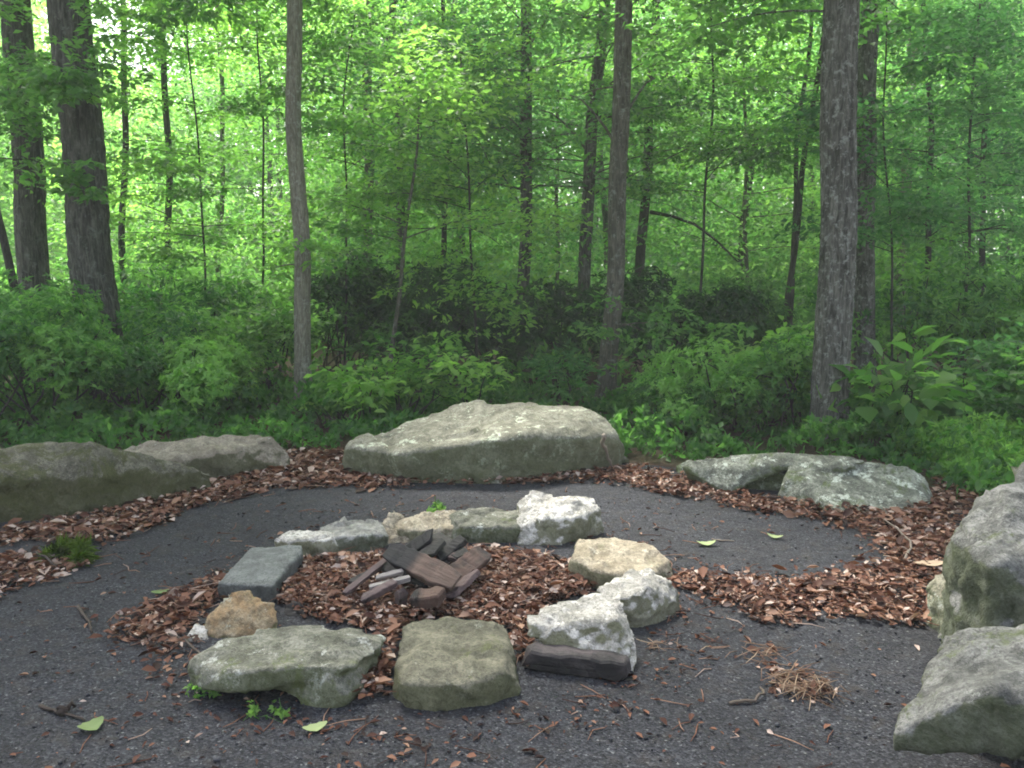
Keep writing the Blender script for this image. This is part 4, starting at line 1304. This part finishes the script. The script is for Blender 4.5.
tag(link('far_wood', fw.mesh('far_wood'), M['leaf_far']), 'pale sunlit green foliage of the wood far behind the trunks', 'wood', kind='stuff')
ft = Geo()
for i in range(34):
    y = 18 + 28 * rng.uniform()
    x = rng.uniform(-1, 1) * (y * .72 + 2)
    h = 1.6 + .40 * y + 2
    r = rng.uniform(.04, .13)
    t = np.linspace(0, 1, 9)
    ln = rng.normal(0, .5, 2)
    pts = np.column_stack([x + ln[0] * t ** 1.5 + rng.normal(0, .06, 9), y + ln[1] * t, t * h - .3])
    ft.tube(pts, np.linspace(r, r * .5, 9), 7)
tag(link('far_trunks', ft.mesh('far_trunks', smooth=True), M['bark_dark']), 'thin trunks crowded deep in the far green wood', 'trunks', kind='stuff')

# ------------------------------------------------------------------ haze
HAZE = 0.0024
bm = bmesh.new()
bmesh.ops.create_cube(bm, size=1)
bmesh.ops.scale(bm, verts=bm.verts[:], vec=(400, 400, 21))
bmesh.ops.translate(bm, verts=bm.verts[:], vec=(0, 100, 8.5))
me = bpy.data.meshes.new('haze')
bm.to_mesh(me)
bm.free()
m, nt, out = new_mat('haze')
pv = nt.nodes.new('ShaderNodeVolumePrincipled')
pv.inputs['Color'].default_value = (.97, 1.0, .985, 1)
pv.inputs['Density'].default_value = HAZE
pv.inputs['Anisotropy'].default_value = .2
nt.links.new(pv.outputs[0], out.inputs['Volume'])
tag(link('haze', me, m), 'thin pale haze in the air of the wood', 'haze', kind='stuff')

# ------------------------------------------------------------------ light
w = bpy.data.worlds.new('World')
scene.world = w
w.use_nodes = True
nt = w.node_tree
nt.nodes.clear()
wo = nt.nodes.new('ShaderNodeOutputWorld')
bg = nt.nodes.new('ShaderNodeBackground')
sky = nt.nodes.new('ShaderNodeTexSky')
sky.sky_type = 'NISHITA'
sky.sun_disc = False
SUN_EL, SUN_AZ = R(55), R(-20)      # azimuth from +Y towards +X; beyond the wood and a little left, so the far leaves glow
sky.sun_elevation = SUN_EL
sky.sun_rotation = SUN_AZ
sky.air_density = 1.0
sky.dust_density = 4.0
sky.ozone_density = 1.0
bg.inputs['Strength'].default_value = 0.105
hs = nt.nodes.new('ShaderNodeHueSaturation')          # thin cloud takes most of the blue out of the sky
hs.inputs['Saturation'].default_value = 0.62
nt.links.new(sky.outputs[0], hs.inputs['Color'])
nt.links.new(hs.outputs[0], bg.inputs['Color'])
nt.links.new(bg.outputs[0], wo.inputs['Surface'])
sd = bpy.data.lights.new('sun', 'SUN')
sd.energy = 4.2
sd.angle = R(12)
sd.color = (1, .96, .88)
so = bpy.data.objects.new('sun', sd)
COL.objects.link(so)
dirv = Vector((math.sin(SUN_AZ) * math.cos(SUN_EL), math.cos(SUN_AZ) * math.cos(SUN_EL), math.sin(SUN_EL)))
so.rotation_euler = dirv.to_track_quat('Z', 'Y').to_euler()
so.location = (0, 0, 30)

# ------------------------------------------------------------------ render settings
scene.view_settings.view_transform = 'Standard'
scene.view_settings.look = 'None'
scene.view_settings.exposure = 2.4
scene.view_settings.gamma = 1
scene.render.engine = 'CYCLES'
cy = scene.cycles
cy.max_bounces = 8
cy.diffuse_bounces = 3
cy.glossy_bounces = 2
cy.transmission_bounces = 4
cy.volume_bounces = 1
cy.transparent_max_bounces = 8
cy.caustics_reflective = False
cy.caustics_refractive = False
cy.sample_clamp_indirect = 6
cy.use_denoising = True
try:
    cy.denoiser = 'OPENIMAGEDENOISE'
except Exception:
    pass
cy.filter_width = 1.9
cy.use_adaptive_sampling = True
cy.adaptive_threshold = .02
